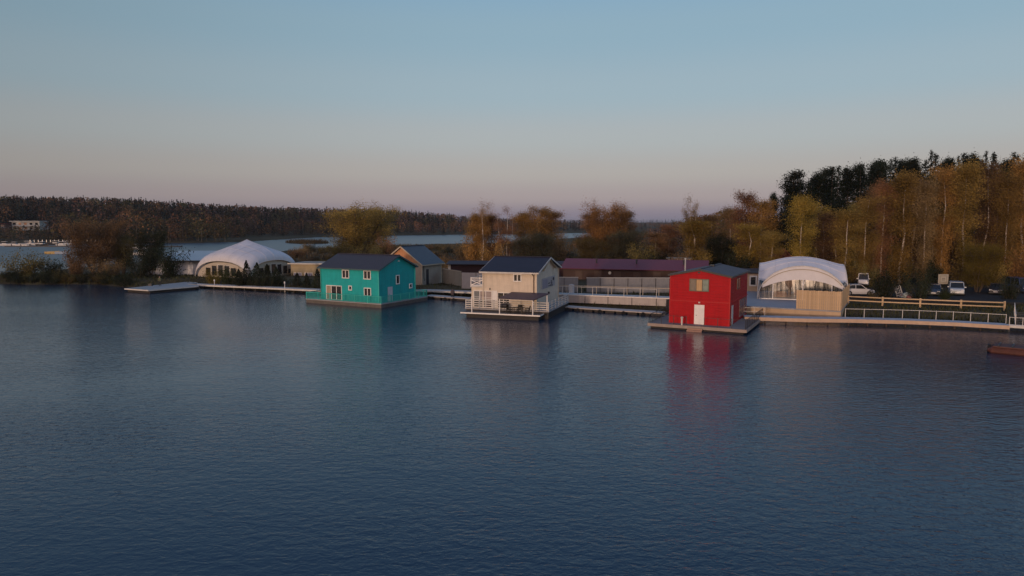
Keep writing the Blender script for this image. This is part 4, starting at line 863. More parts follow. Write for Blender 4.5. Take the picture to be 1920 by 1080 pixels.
t = empty('boardwalk', (0, 0, 0)); tag(t, 'long weathered boardwalk running along the shore from the landing stage past the teal house', 'boardwalk')
m, b = ribbon(bw, 2.2, .5, .62); m.build('deck', mat('grey_planking', (.40, .39, .38), .8, .15, 1.2), t)
fz = MB()
for p, q in zip(bw, bw[1:]): fz.bar((p[0], p[1] - .04, p[2] - .09), (q[0], q[1] - .04, q[2] - .09), .06, .26)
fz.build('edge_board', M_offw, t)
for p, q in zip(bw, bw[1:]):
    n = max(1, round(math.dist(p[:2], q[:2]) / 2.6))
    for k in range(n): piece('pile', (.2, .2, 1.2), M_hull, t, (p[0] + (q[0] - p[0]) * k / n, p[1] + .25 + (q[1] - p[1]) * k / n, -.72))
fd = [(-13.6, 104.9, .42), (-9.5, 102.3, .42), (-6.1, 100.2, .42), (1.5, 94.8, .42), (8, 89.9, .42), (13.2, 87.1, .42), (18.6, 84.3, .42)]
t = empty('floating_dock', (0, 0, 0)); tag(t, 'low floating dock with dark floats leading from the teal house to the red house', 'jetty')
m, b = ribbon(fd, 1.9, .3, .42); m.build('deck', mat('pink_grey_planking', (.42, .38, .36), .8, .2, 1.5), t)
for p, q in zip(fd, fd[1:]):
    d = Vector(q[:2]) - Vector(p[:2]); n = max(1, round(d.length / 1.5)); a = math.atan2(d.y, d.x)
    for k in range(n): c = Vector(p[:2]) + d * ((k + .5) / n) + Vector((-d.y, d.x)).normalized() * .7; piece('float', (1.2, 1.1, .55), M_hull, t, (c.x, c.y, -.25), (0, 0, a + random.uniform(-.06, .06)))
    for k in range(0, n, 2): c = Vector(p[:2]) + d * ((k + random.uniform(.2, .8)) / n); MB().tube([(c.x, c.y - .02, .14), (c.x + .05, c.y - .2, .14)], .26, 10).build('tyre_fender', M_tyre, t)
q = Vector((-9.0, 102.9, .42)); t = empty('covered_motor', q, .4); tag(t, 'dark covered outboard motor standing on the floating dock between the teal and the cream house', 'motor')
MB().tube([(0, 0, .35), (0, 0, .6), (0, 0, .95), (0, .05, 1.15)], [.2, .34, .32, .12], 9).build('cover', mat('dusky_cover', (.10, .08, .085), .85, .3), t); MB().box(-.25, .25, -.2, .2, 0, .08).bar((-.15, 0, .06), (-.1, 0, .5), .06).bar((.15, 0, .06), (.1, 0, .5), .06).build('stand', M_dark, t)
# raised walkway with skirt panels between the cream and the red house
rw = [(1.0, 97.6), (7.1, 95.5), (13.2, 93.3), (19.4, 91.2), (21.5, 90.5)]
t = empty('raised_walkway', (0, 0, 0)); tag(t, 'raised walkway with pale sheet skirt and thin white railing between cream and red house', 'boardwalk')
m, b = ribbon([(*p, 1.6) for p in rw], 2.4, 1.48, 1.6); m.build('deck', MATS['grey_planking'], t)
for i, (p, q) in enumerate(zip(rw, rw[1:])):
    d = Vector(q) - Vector(p); n = max(1, round(d.length / 3.2)); a = math.atan2(d.y, d.x)
    for k in range(n):
        c = Vector(p) + d * ((k + .5) / n); piece('skirt_panel', (round(d.length / n - .08, 3), .05, 1.0), M_skirt, t, (c.x, c.y - .02, .5), (0, 0, a))
        piece('edge_board', (round(d.length / n, 3), .1, .12), M_white, t, (c.x, c.y - .06, 1.5), (0, 0, a))
for p, q in zip(rw, rw[1:]):
    for k in range(3): c = Vector(p).lerp(Vector(q), (k + .5) / 3); piece('pile', (.2, .2, 1.6), M_hull, t, (c.x, c.y + .5, -.6))
railing(t, [(*p, 0) for p in rw[:-1]], 1.6, 1.15, M_offw, 2.0, .06, (1.0,), .05, .05); railing(t, [(*(Vector(p) + Vector((.8, 2.2))), 0) for p in rw], 1.6, 1.1, mat('sand_fascia', (.4, .34, .26)), 2.2, .07, (1.0,), .06, .08)
t = empty('deck_bin', (21.6, 89.0, .5)); tag(t, 'pale grey sheet box with dark slots at the left rear corner of the red house', 'box')
MB().box(-.9, .9, 0, 1, -.3, 1.0).build('casing', M_skirt, t); MB().box(-.2, 0, -.03, -.002, .1, .8).box(.4, .6, -.03, -.002, .1, .8).box(-1.3, -.98, -.02, .4, -.4, 1.1).build('post', M_dark, t)

# ---- the big deck of the right hand marquee, its fence, the curving walkway
DK = 1.22
t = empty('marquee_deck', (0, 0, 0)); tag(t, 'broad grey deck with sandy skirt carrying the arched white marquee', 'deck')
dp = [(27.5, 86.2), (34.4, 82.4), (38.9, 80.1), (45.6, 91.5), (49, 98), (40, 104), (33, 108), (25.5, 100)]
MB().prism(dp, DK - .14, DK).build('deck', M_deckg, t)
for p, q in ((dp[0], dp[1]), (dp[1], dp[2]), (dp[2], dp[3])):
    d = Vector(q) - Vector(p); n = max(1, round(d.length / 1.7)); a = math.atan2(d.y, d.x)
    for k in range(n): c = Vector(p) + d * ((k + .5) / n) + Vector((d.y, -d.x)).normalized() * (-.05); piece('skirt_panel', (round(d.length / n - .012, 3), .06, .9), mat('sandy_ply', (.48, .35, .23), .75, .12, 1.2, objrand=.08), t, (c.x, c.y, DK - .14 - .91), (0, 0, a))
t = empty('privacy_fence', (0, 0, 0)); tag(t, 'tall privacy fence of upright pale timber boards in front of the arched marquee', 'fence')
for p, q in (((34.5, 82.32), (38.85, 80.1)), ((38.95, 80.22), (45.3, 91.2))):
    d = Vector(q) - Vector(p); n = round(d.length / .235); a = math.atan2(d.y, d.x); nn = Vector((-d.y, d.x)).normalized()
    for k in range(n):
        c = Vector(p) + d * ((k + .5) / n) + nn * (.02 if k % 2 else -.02); piece('board', (.215, .035, 2.25 + .02 * (k % 3)), M_wood, t, (c.x, c.y, DK + .03), (random.uniform(-.008, .008), 0, a))
    for z in (.5, 1.8): MB().bar((*(Vector(p) + nn * .08), DK + z), (*(Vector(q) + nn * .08), DK + z), .06, .1).build('rail', M_wood, t)
wk = [(27.0, 78.6, .74), (29.3, 78.0, .75), (33.7, 76.9, .76), (38.2, 76.4, .78), (44, 75.3, .78), (48.6, 73.9, .76), (52.9, 71.9, .72)]
t = empty('curved_walkway', (0, 0, 0)); tag(t, 'curving timber walkway with thin white railing hugging the right hand shore', 'boardwalk')
m, b = ribbon(wk, 1.9, .62, .76); m.build('deck', mat('blue_grey_planking', (.36, .38, .42), .75, .15, 1.2), t)
for p, q in zip(wk, wk[1:]): MB().bar((p[0], p[1] - .04, p[2] - .19), (q[0], q[1] - .04, q[2] - .19), .06, .40).build('edge_board', mat('warm_board', (.50, .36, .26), .7, .15, 2), t)
for p, q in zip(wk, wk[1:]):
    n = max(1, round(math.dist(p[:2], q[:2]) / 2.2))
    for k in range(n): piece('pile', (.14, .14, 1.6), M_bark, t, (p[0] + (q[0] - p[0]) * k / n, p[1] + .35 + (q[1] - p[1]) * k / n, -.98))
bb = [(x, y, h) for (x, y), (_, _, h) in zip([tuple(v) for v in b], wk)]
railing(t, [(p[0], p[1] - .08, p[2]) for p in bb[3:]], 0, .98, M_offw, 1.95, .055, (1.0,), .05, .05)
railing(t, [(p[0], p[1] - .08, p[2]) for p in bb[:2]], 0, .9, M_steel, 1.2, .04, (1.0, .5), .035, .035)
t = empty('guard_rail', (0, 0, 0)); tag(t, 'long two bar timber guard rail along the grassy bank below the car park', 'fence')
gp = [(43.95, 88.6), (47.4, 86.6), (51.2, 84.9), (55.2, 83.2), (59.4, 81.6)]
for p, q in zip(gp, gp[1:]):
    for z in (1.55, 2.05): MB().bar((*p, z), (*q, z), .10, .14).build('rail', M_wood, t)
for p in gp: piece('post', (.2, .16, 1.45), M_wood, t, (p[0], p[1] + .17, .75), (0, 0, -.4))
# stairs up the bank at the far right
t = empty('shore_stairs', (53.6, 72.2, .72), R(-34)); tag(t, 'small metal stairs with grey handrails climbing from the end of the curving walkway', 'stairs')
for i in range(8): piece('tread', (1.5, .3, .05), M_dark, t, (.95, .9 + i * .5, .05 + i * .12))
for x in (.15, 1.75):
    MB().bar((x, .7, -.05), (x, 4.7, .95), .07, .2).build('stringer', M_steel, t); h = MB().bar((x, .5, 1.05), (x, 4.7, 1.95), .06, .06).build('handrail', M_offw, t)
    for k in range(4): piece('post', (.06, .06, 1.05), M_offw, h, (x, .6 + k * 1.3, .0 + k * .3))
railing(t, [(-.4, .1), (1.9, .1)], 0, .85, M_offw, 1.1, .06, (1.0, .05), .05, .05)
MB().box(-.6, 2.1, -.3, .7, -.25, 0.0).build('landing', M_offw, t)
for x in (-.4, 1.9): piece('pile', (.14, .14, 1.5), M_dark, t, (x, 0, -1.75))
# red pontoon at the right edge
p = G(1912, 664, 0); t = empty('pontoon_raft', (p.x, p.y, 0), R(-40)); tag(t, 'rusty red pontoon raft cut by the right edge of the photo', 'raft')
mr_ = mat('rusty_red_steel', (.085, .030, .024), .7, .4, 2)
for y in (-.75, .75): MB().tube([(-2.3, y, .25), (-2.0, y, .22), (2.0, y, .22), (2.5, y, .32)], [.12, .36, .36, .1], 10).build('float_tube', mr_, t)
MB().box(-1.9, 1.9, -1.05, 1.05, .56, .66).build('deck', mat('faded_red_deck', (.10, .045, .038), .8, .3, 2), t)
for i in range(4): piece('beam', (.1, 2.3, .1), M_dark, t, (-1.5 + i, 0, .665))
MB().tube([(-2.15, -.2, .3), (-2.35, -.2, .3)], .38, 12).build('tyre_fender', M_tyre, t)

# ---- marquees
def vinyl():
    m = bpy.data.materials.new('clear_vinyl'); m.use_nodes = True; n = m.node_tree.nodes; l = m.node_tree.links; n.remove(n['Principled BSDF']); o = n['Material Output']
    tr = n.new('ShaderNodeBsdfTransparent'); tr.inputs[0].default_value = (.82, .82, .84, 1); gl = n.new('ShaderNodeBsdfGlossy'); gl.inputs['Roughness'].default_value = .25; gl.inputs[0].default_value = (.75, .75, .75, 1); mx = n.new('ShaderNodeMixShader'); mx.inputs[0].default_value = .13
    co = n.new('ShaderNodeTexCoord'); mp = n.new('ShaderNodeMapping'); mp.inputs['Scale'].default_value = (.5, .5, 1.4); mp.inputs['Rotation'].default_value = (.3, .5, .2); l.new(co.outputs['Object'], mp.inputs[0])
    no = n.new('ShaderNodeTexNoise'); no.inputs['Scale'].default_value = .45; no.inputs['Detail'].default_value = 1; no.inputs['Distortion'].default_value = .3; l.new(mp.outputs[0], no.inputs['Vector'])
    bp = n.new('ShaderNodeBump'); bp.inputs['Distance'].default_value = .05; l.new(no.outputs[0], bp.inputs['Height']); l.new(bp.outputs[0], gl.inputs['Normal'])
    l.new(tr.outputs[0], mx.inputs[1]); l.new(gl.outputs[0], mx.inputs[2]); l.new(mx.outputs[0], o.inputs[0]); return m
M_vinyl = vinyl()
def marquee(loc, yaw, half, ah, ph, cut, bulge, q, label):
    t = empty('marquee', loc, yaw); tag(t, label, 'marquee', 'white arched marquees'); p = math.log(2) / math.log(ph / ah); n = 40
    def xy(u, v): return half * u * (1 + bulge * (1 - v * v)), half * v * (1 + bulge * (1 - u * u))
    arc = lambda u: ah * max(0, 1 - abs(u) ** q) ** .5
    def zz(u, v): a, b = arc(u), arc(v); return (a ** p + b ** p) ** (1 / p) + (.7 * max(0, 1 - 1.2 * math.hypot(u, v)) - 1.9 * (abs(u) * (1 - abs(u)) * (1 - v * v) + abs(v) * (1 - abs(v)) * (1 - u * u)) if cut == 0 else 0) if a + b > 1e-6 else 0
    us = [math.sin(math.pi / 2 * (-1 + 2 * i / n)) for i in range(n + 1)]; V = []; Fc = []
    for u in us:
        for v in us: x, y = xy(u, v); V.append((x, y, zz(u, v)))
    for i in range(n):
        for j in range(n):
            k = [i * (n + 1) + j, (i + 1) * (n + 1) + j, (i + 1) * (n + 1) + j + 1, i * (n + 1) + j + 1]
            if min(V[a][2] for a in k) >= cut: Fc.append(tuple(k))
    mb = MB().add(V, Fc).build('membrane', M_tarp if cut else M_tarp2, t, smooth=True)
    for w in (-.62, -.31, 0, .31, .62):
        for sw in (0, 1):
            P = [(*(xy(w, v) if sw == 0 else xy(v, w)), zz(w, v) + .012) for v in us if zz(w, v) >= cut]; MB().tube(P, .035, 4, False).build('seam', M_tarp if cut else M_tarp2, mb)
    for s in range(4):
        f = [lambda u: xy(u, -1), lambda u: xy(1, u), lambda u: xy(-u, 1), lambda u: xy(-1, -u)][s]
        MB().tube([(*f(u), arc(u)) for u in us], .07, 6).build('arch', M_offw, t)
    return t, xy, arc, us
t, xy, arc, us = marquee((40.9, 96.6, DK + .012), R(-20), 5.6, 4.6, 5.6, 2.3, -.03, 2, 'white arched marquee with clear walls on the deck at the right')
MT = t.matrix_basis.copy()
for s in range(4):
    f = [lambda u, k=1: (xy(u, -1)[0] * k, xy(u, -1)[1] * k), lambda u, k=1: (xy(1, u)[0] * k, xy(1, u)[1] * k), lambda u, k=1: (xy(-u, 1)[0] * k, xy(-u, 1)[1] * k), lambda u, k=1: (xy(-1, -u)[0] * k, xy(-1, -u)[1] * k)][s]
    lo = lambda u: max(0, 2.75 - 1.35 * u * u * (1 + .15 * u * u))
    U = [u for u in us if abs(u) < .90]; v = []; fc = []
    for u in U: v += [(*f(u, 1.004), arc(u) - .05), (*f(u, 1.004), min(lo(u), arc(u) - .06))]
    for i in range(len(U) - 1): fc.append((2 * i, 2 * i + 1, 2 * i + 3, 2 * i + 2))
    MB().add(v, fc).build('gable_panel', M_tarp, t)
    v = []; fc = []
    for u in us: h = min(lo(u), arc(u)); wig = 1 + .006 * math.sin(u * 60); v += [(*f(u, .995 * wig), h), (*f(u, .995), .05)]
    for i in range(len(us) - 1): fc.append((2 * i, 2 * i + 1, 2 * i + 3, 2 * i + 2))
    MB().add(v, fc).build('clear_wall', M_vinyl, t)
    for u in ((-.66, .02, .66) if s == 0 else (-.6, .6)): piece('wall_post', (.11, .11, lo(u)), M_white, t, (*f(u, .99), 0))
    if s == 0:
        k = MB(); k.bar((*f(.02, .99), 1.9), (*f(-.04, .99), lo(0)), .06); k.bar((*f(.02, .99), 1.9), (*f(.08, .99), lo(0)), .06); k.bar((*f(-.97), .06), (*f(.1), .06), .12, .12); k.build('brace', M_white, t)
        k = MB(); P = [(*f(u, 1.012), arc(u) * .93 - .12) for u in us if abs(u) < .86]; k.tube(P, .05, 5); k.build('valance_seam', mat('sand_fascia', (.4, .34, .26)), t)
# corner flaps of clear sheet where the membrane is cut above the legs
for sx, sy in ((-1, -1), (1, -1), (-1, 1), (1, 1)):
    a = [(*xy(sx, sy * w), max(arc(w), .0)) for w in (1, .97, .93, .88, .8)]; b2 = [(*xy(sx * w, sy), max(arc(w), .0)) for w in (1, .97, .93, .88, .8)]
    a = a[1:]; b2 = b2[1:]; v = a + b2; n = len(a); MB().add(v, [(i, i + 1, n + i + 1, n + i) for i in range(n - 1)]).build('corner_panel', M_vinyl, t)
# inside the marquee: a few set tables, half seen through the clear wall
def world(M, p): return M @ Vector(p)
for i, (x, y, c) in enumerate(((-2.6, -1.6, 'left'), (0.2, 1.4, 'middle'), (2.6, -1.2, 'right'))):
    o = empty('round_table', world(MT, (x, y, 0)), 0); tag(o, f'table under a draped brown cloth inside the arched marquee, the {c} one', 'table', 'tables inside the arched marquee')
    vv = [(0, 0, .78)]; k = 24
    for r, z in ((.8, .78), (.9, .4), (.98, .03)): vv += [(math.cos(a * 6.2832 / k) * (r + (.06 * math.sin(a * 6.2832 / k * 6) if z < .7 else 0)), math.sin(a * 6.2832 / k) * (r + (.06 * math.sin(a * 6.2832 / k * 6) if z < .7 else 0)), z) for a in range(k)]
    fc = [(0, 1 + a, 1 + (a + 1) % k) for a in range(k)] + [(1 + r * k + a, 1 + (r + 1) * k + a, 1 + (r + 1) * k + (a + 1) % k, 1 + r * k + (a + 1) % k) for r in range(2) for a in range(k)]
    MB().add(vv, fc).build('cloth', mat('brown_cloth', (.30, .15, .08), .8, .2), o, smooth=True); MB().tube([(0, 0, 0), (0, 0, .76)], .05, 6).build('leg', M_dark, o)
for i, (u, w, c) in enumerate(((-2.9, 2.4, 'left'), (.9, 3.6, 'right'))):      # swags of cloth tied back inside
    M0 = MT @ Matrix.Translation((u, -2.2 + i * .8, 0)); v = []; fc = []; n = 26
    for a in range(n):
        s = a / (n - 1); top = Vector((s * w, .15 * math.sin(a * 1.9), 3.3 - .5 * s)); bot = Vector((w * (.55 + .15 * s), .12 * math.sin(a * 2.3), 1.25)); tail = Vector((w * (.5 + .2 * s), .1 * math.sin(a * 2.3), .06)); v += [top, bot, tail]
    for a in range(n - 1): fc += [(3 * a, 3 * a + 3, 3 * a + 4, 3 * a + 1), (3 * a + 1, 3 * a + 4, 3 * a + 5, 3 * a + 2)]
    o = MB().add(v, fc).build('drape', mat('copper_cloth', (.34, .17, .09), .6, .3, 2) if i == 0 else mat('grey_cloth', (.14, .13, .13), .6, .3, 2)); o.matrix_world = M0
    tag(o, ('copper' if i == 0 else 'grey') + ' cloth drape gathered at its middle inside the arched marquee', 'curtain')

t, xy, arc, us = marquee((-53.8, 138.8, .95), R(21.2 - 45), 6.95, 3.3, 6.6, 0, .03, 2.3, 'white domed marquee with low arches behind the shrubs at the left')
for s in range(4):
    f = [lambda u: xy(u, -1), lambda u: xy(1, u), lambda u: xy(-u, 1), lambda u: xy(-1, -u)][s]; k = .955
    v = []; fc = []
    for u in us: v += [(f(u)[0] * k, f(u)[1] * k, max(arc(u) - .25, .02)), (f(u)[0] * k, f(u)[1] * k, 0)]
    for i in range(len(us) - 1): fc.append((2 * i, 2 * i + 1, 2 * i + 3, 2 * i + 2))
    wl = MB().add(v, fc).build('end_wall', mat('cream_board_wall', (.42, .38, .32), .7), t)
    # glazed bays
    for i, u in enumerate((-.62, -.37, -.12, .13, .38, .6)):
        p = Vector((*f(u), 0)) * k; q = Vector((*f(u + .2), 0)) * k; d = (q - p); nrm = Vector((d.y, -d.x, 0)).normalized() * .05; h = min(arc(u), arc(u + .2)) - .75
        if h < .8: continue
        w = MB(); w.bar(p + nrm + Vector((0, 0, .35)), q + nrm + Vector((0, 0, .35)), .08, .1); w.bar(p + nrm + Vector((0, 0, h)), q + nrm + Vector((0, 0, h)), .08, .1); w.bar(p + nrm + Vector((0, 0, .3)), p + nrm + Vector((0, 0, h)), .08, .08); w.bar(q + nrm + Vector((0, 0, .3)), q + nrm + Vector((0, 0, h)), .08, .08)
        w = w.build('window', M_offw if i in (2, 3) else mat('sand_fascia', (.4, .34, .26)), t); MB().bar(p + nrm * .5 + Vector((0, 0, (h + .35) / 2)), q + nrm * .5 + Vector((0, 0, (h + .35) / 2)), .02, h - .35).build('pane', M_glass, w)

# ---- other buildings
t = empty('flat_roofed_building', (XD(352, 143), 139.5, .9), R(4)); tag(t, 'white flat roofed building left of the domed marquee', 'building')
MB().box(-7, 5.0, 0, 18, -.5, 2.75).build('wall', mat('white_cladding', (.38, .39, .43), .6, .1), t); MB().slab([(-7.5, -.6, 3.05), (5.5, -.6, 3.05), (5.5, 19, 4.3), (-7.5, 19, 4.3)], .22).build('roof', mat('pale_roof_sheet', (.40, .44, .46), .5, .1, .3), t)
window(t, 'F', -6, -4.6, .9, 2.2, 2); door(t, 'F', 1.6, 2.5, 0, 2.1); window(t, 'F', -2.5, -1.1, .9, 2.2, 2); MB().box(-7.52, 5.52, -.66, -.605, 2.72, 3.08).build('fascia', M_dark, t)
t = empty('low_building', (XD(549, 139), 137.5, .9), R(-8)); tag(t, 'low yellowish building with flat white edged roof between the domed marquee and the teal house', 'building')
MB().box(0, 8, 0, 7, -.5, 2.5).build('wall', mat('straw_render', (.38, .31, .20), .8, .15), t); MB().box(-.4, 8.4, -.5, 7.4, 2.5, 2.62).build('roof', M_beige, t); MB().box(-.42, 8.42, -.56, -.5, 2.45, 2.66).build('fascia', M_offw, t)
for x in (.6, 2.9, 5.2): window(t, 'F', x, x + 1.7, -.1, .75, 1, gm=mat('lavender_panel', (.28, .28, .38), .5))
t = empty('kiosk', (XD(1402, 104), 104, 1.05), R(-14)); tag(t, 'small beige kiosk with white framed window between the red house and the arched marquee', 'kiosk')
MB().box(0, 2.0, 0, 2.2, 0, 2.9).build('wall', mat('peach_render', (.50, .38, .27), .7), t); MB().box(-.3, 2.5, -.25, 2.5, 2.9, 3.02).build('roof', M_brown, t); window(t, 'F', .35, 1.45, .95, 2.55, 1, fw=.2); MB().box(2.0, 2.5, .2, 2.2, 0, 2.88).build('side_panel', mat('slate_blue_panel', (.07, .09, .14), .6), t)
t = shed('flat_shed', 'dark flat shed behind the kiosk and the red house', (XD(1345, 112), 113, 1.0), R(-6), 9, 5, -.3, 2.6, 2.9, M_brown, M_brown, .4)
t = empty('gabled_hut', (XD(1490, 136), 136, 2.0), R(-12)); tag(t, 'dark red gabled hut peeking over the left shoulder of the arched marquee', 'hut')
gable_walls(t, 4.4, 5, -1, 2.4, 4.5, M_brown, 'y'); gable_roof(t, 4.4, 5, 2.4, 4.5, .4, .4, mat('dark_red_roof', (.10, .03, .022), .6), 'y', .1, trim=mat('brick_fascia', (.24, .08, .05), .6))
MB().add([(-4.2, -.02, 2.5), (-.2, -.02, 2.5), (-2.2, -.02, 4.4)], [(0, 1, 2)]).build('gable_boarding', mat('brick_red_board', (.16, .05, .035), .7), t)
t = empty('hut', (XD(1588, 139), 139, 2.0), R(-12)); tag(t, 'hut with a blue roof behind the arched marquee', 'hut')
gable_walls(t, 5, 4, -1, 2.6, 3.9, M_brown); gable_roof(t, 5, 4, 2.6, 3.9, .3, .3, mat('blue_roof', (.035, .09, .16), .5), th=.1)
t = empty('hut', (XD(1738, 128), 128, 2.2), R(-12)); tag(t, 'low hut with a wide grey roof among the pale trunks', 'hut')
gable_walls(t, 6.5, 5, -1, 2.2, 3.6, M_beige); gable_roof(t, 6.5, 5, 2.2, 3.6, .3, .3, mat('grey_slate_roof', (.10, .10, .105), .6), th=.1)
def far_house(px, d, w, h, label, wall, roof, lit=0):
    x = XD(px, d); o = empty('villa', (x, d, gz(x, d)), 0); tag(o, label, 'building'); MB().box(-w / 2, w / 2, 0, 9, -1, h).build('wall', wall, o); MB().box(-w / 2 - 1, w / 2 + 1, -1.2, 10, h, h + .5).build('roof', roof, o)
    n = int(w / 3.2)
    for r in range(2):
        for k in range(n): window(o, 'F', -w / 2 + .6 + k * w / n, -w / 2 + .6 + k * w / n + w / n - 1.4, .6 + r * h / 2, h / 2 - .5 + r * h / 2, 1, fm=M_offw, gm=mat('amber_lit_room', (.5, .25, .14), .4) if k in (1, 2) else M_glass, fw=.25)
    MB().box(-w / 2 - .6, w / 2 + .6, -1.5, 0, h / 2 - .2, h / 2).build('balcony', M_offw, o); return o
far_house(52, 470, 19, 6.2, 'white two storey villa with long balcony on the wooded far bank', M_offw, M_offw); far_house(4, 465, 7, 4.6, 'small villa with dark red roof left of the white villa on the far bank', mat('villa_brown', (.16, .10, .09), .8), mat('villa_red_roof', (.14, .03, .03), .6))

# ---- marina across the inlet
t = empty('marina_pier', (XD(105, 386), 386, 0)); tag(t, 'dark pier with a row of pale posts in the inlet at the far left', 'jetty')
MB().box(-16, 42, -1, 1, .3, .8).build('deck', M_hull, t)
for i in range(24): piece('post', (.3, .3, 1.3), M_steel, t, (-14 + i * 2.3, 0, .8))
t = empty('marina_pier', (XD(60, 330), 335, 0)); tag(t, 'low floating pier in front of the moored white motorboats', 'jetty'); MB().box(-16, 14, -1, 1, -.1, .5).build('deck', mat('wet_planks', (.09, .085, .08), .8), t)
for i in range(7): piece('post', (.3, .3, 1.6), M_dark, t, (-14 + i * 4.5, 1.1, -.3))
def boat(px, d, ln, yaw, label, hullm, cabin=True):
    o = empty('motorboat', (XD(px, d), d, 0), yaw); tag(o, label, 'boat', 'boats moored in the inlet'); st = []
    for s, w, z0, z1 in ((-.5, .17, -.1, .85), (-.2, .18, -.15, .85), (.15, .16, -.15, .95), (.38, .09, -.05, 1.05), (.5, .004, .4, 1.15)): st.append([(s * ln, -w * ln, z1), (s * ln, -w * ln * .7, z0), (s * ln, w * ln * .7, z0), (s * ln, w * ln, z1)])
    v = sum(st, []); f = [(4 * i + k, 4 * i + k + 1, 4 * i + k + 5, 4 * i + k + 4) for i in range(4) for k in range(3)] + [(0, 3, 2, 1)]
    MB().add(v, [q[::-1] for q in f]).build('hull', hullm, o); MB().add([(s[0][0], s[0][1] * .97, s[0][2] - .05) for s in st] + [(s[3][0], s[3][1] * .97, s[3][2] - .05) for s in st], [(i, i + 1, 6 + i, 5 + i) for i in range(4)]).build('deck', M_offw, o)
    if cabin:
        MB().slab([(-.25 * ln, -.13 * ln, 2.1), (.1 * ln, -.12 * ln, 2.1), (.1 * ln, .12 * ln, 2.1), (-.25 * ln, .13 * ln, 2.1)], .12).box(-.22 * ln, .08 * ln, -.11 * ln, .11 * ln, .85, 1.2).build('cabin', M_white, o); MB().box(-.2 * ln, .07 * ln, -.105 * ln, .105 * ln, 1.2, 1.98).build('windscreen', M_glass, o)
    return o
boat(60, 362, 11, .05, 'largest white motorboat with a flying bridge by the marina pier', M_white); boat(30, 345, 6, .2, 'small white motorboat at the left end of the low floating pier', M_white); boat(45, 343, 6, -.1, 'small white motorboat second from the left at the low floating pier', M_white, False)
for i, (px, d, l, hm_) in enumerate(((12, 352, 6.5, M_white), (82, 350, 7, M_hull), (108, 366, 8, M_hull), (118, 352, 5.5, M_white))):
    boat(px, d, l, (.2, -.15, .1, .3)[i], ('white cabin boat leftmost in the inlet', 'dark hulled cabin boat right of the largest motorboat', 'dark hulled cabin boat longest of its colour, under the row of pier posts', 'small white cabin boat next to the orange brown willow')[i], hm_)
boat(126, 360, 7, .1, 'white motorboat close to the dark pier, beside the orange brown willow', M_white); boat(99, 258, 5.2, .0, 'yellow open boat drifting alone in the inlet', mat('yellow_hull', (.50, .36, .15), .5), False); boat(116, 258, 4.5, .0, 'pale blue open boat right of the yellow one', mat('pale_blue_hull', (.32, .38, .48), .5), False)
boat(258, 300, 9, .3, 'white motorboat seen between the dark olive tree and the tall dark tree', M_white); boat(268, 250, 7, -.2, 'white motorboat nearer the shore behind the tall dark tree', M_white)
t = empty('marina_pier', (XD(290, 330), 330, 0)); tag(t, 'thin dark pier reaching into the inlet behind the tall dark tree', 'jetty'); MB().box(-14, 13, -.8, .8, .1, .5).build('deck', M_hull, t); t2 = [piece('post', (.25, .25, 1.3), M_dark, t, (-12 + i * 5, .9, -.3)) for i in range(6)]

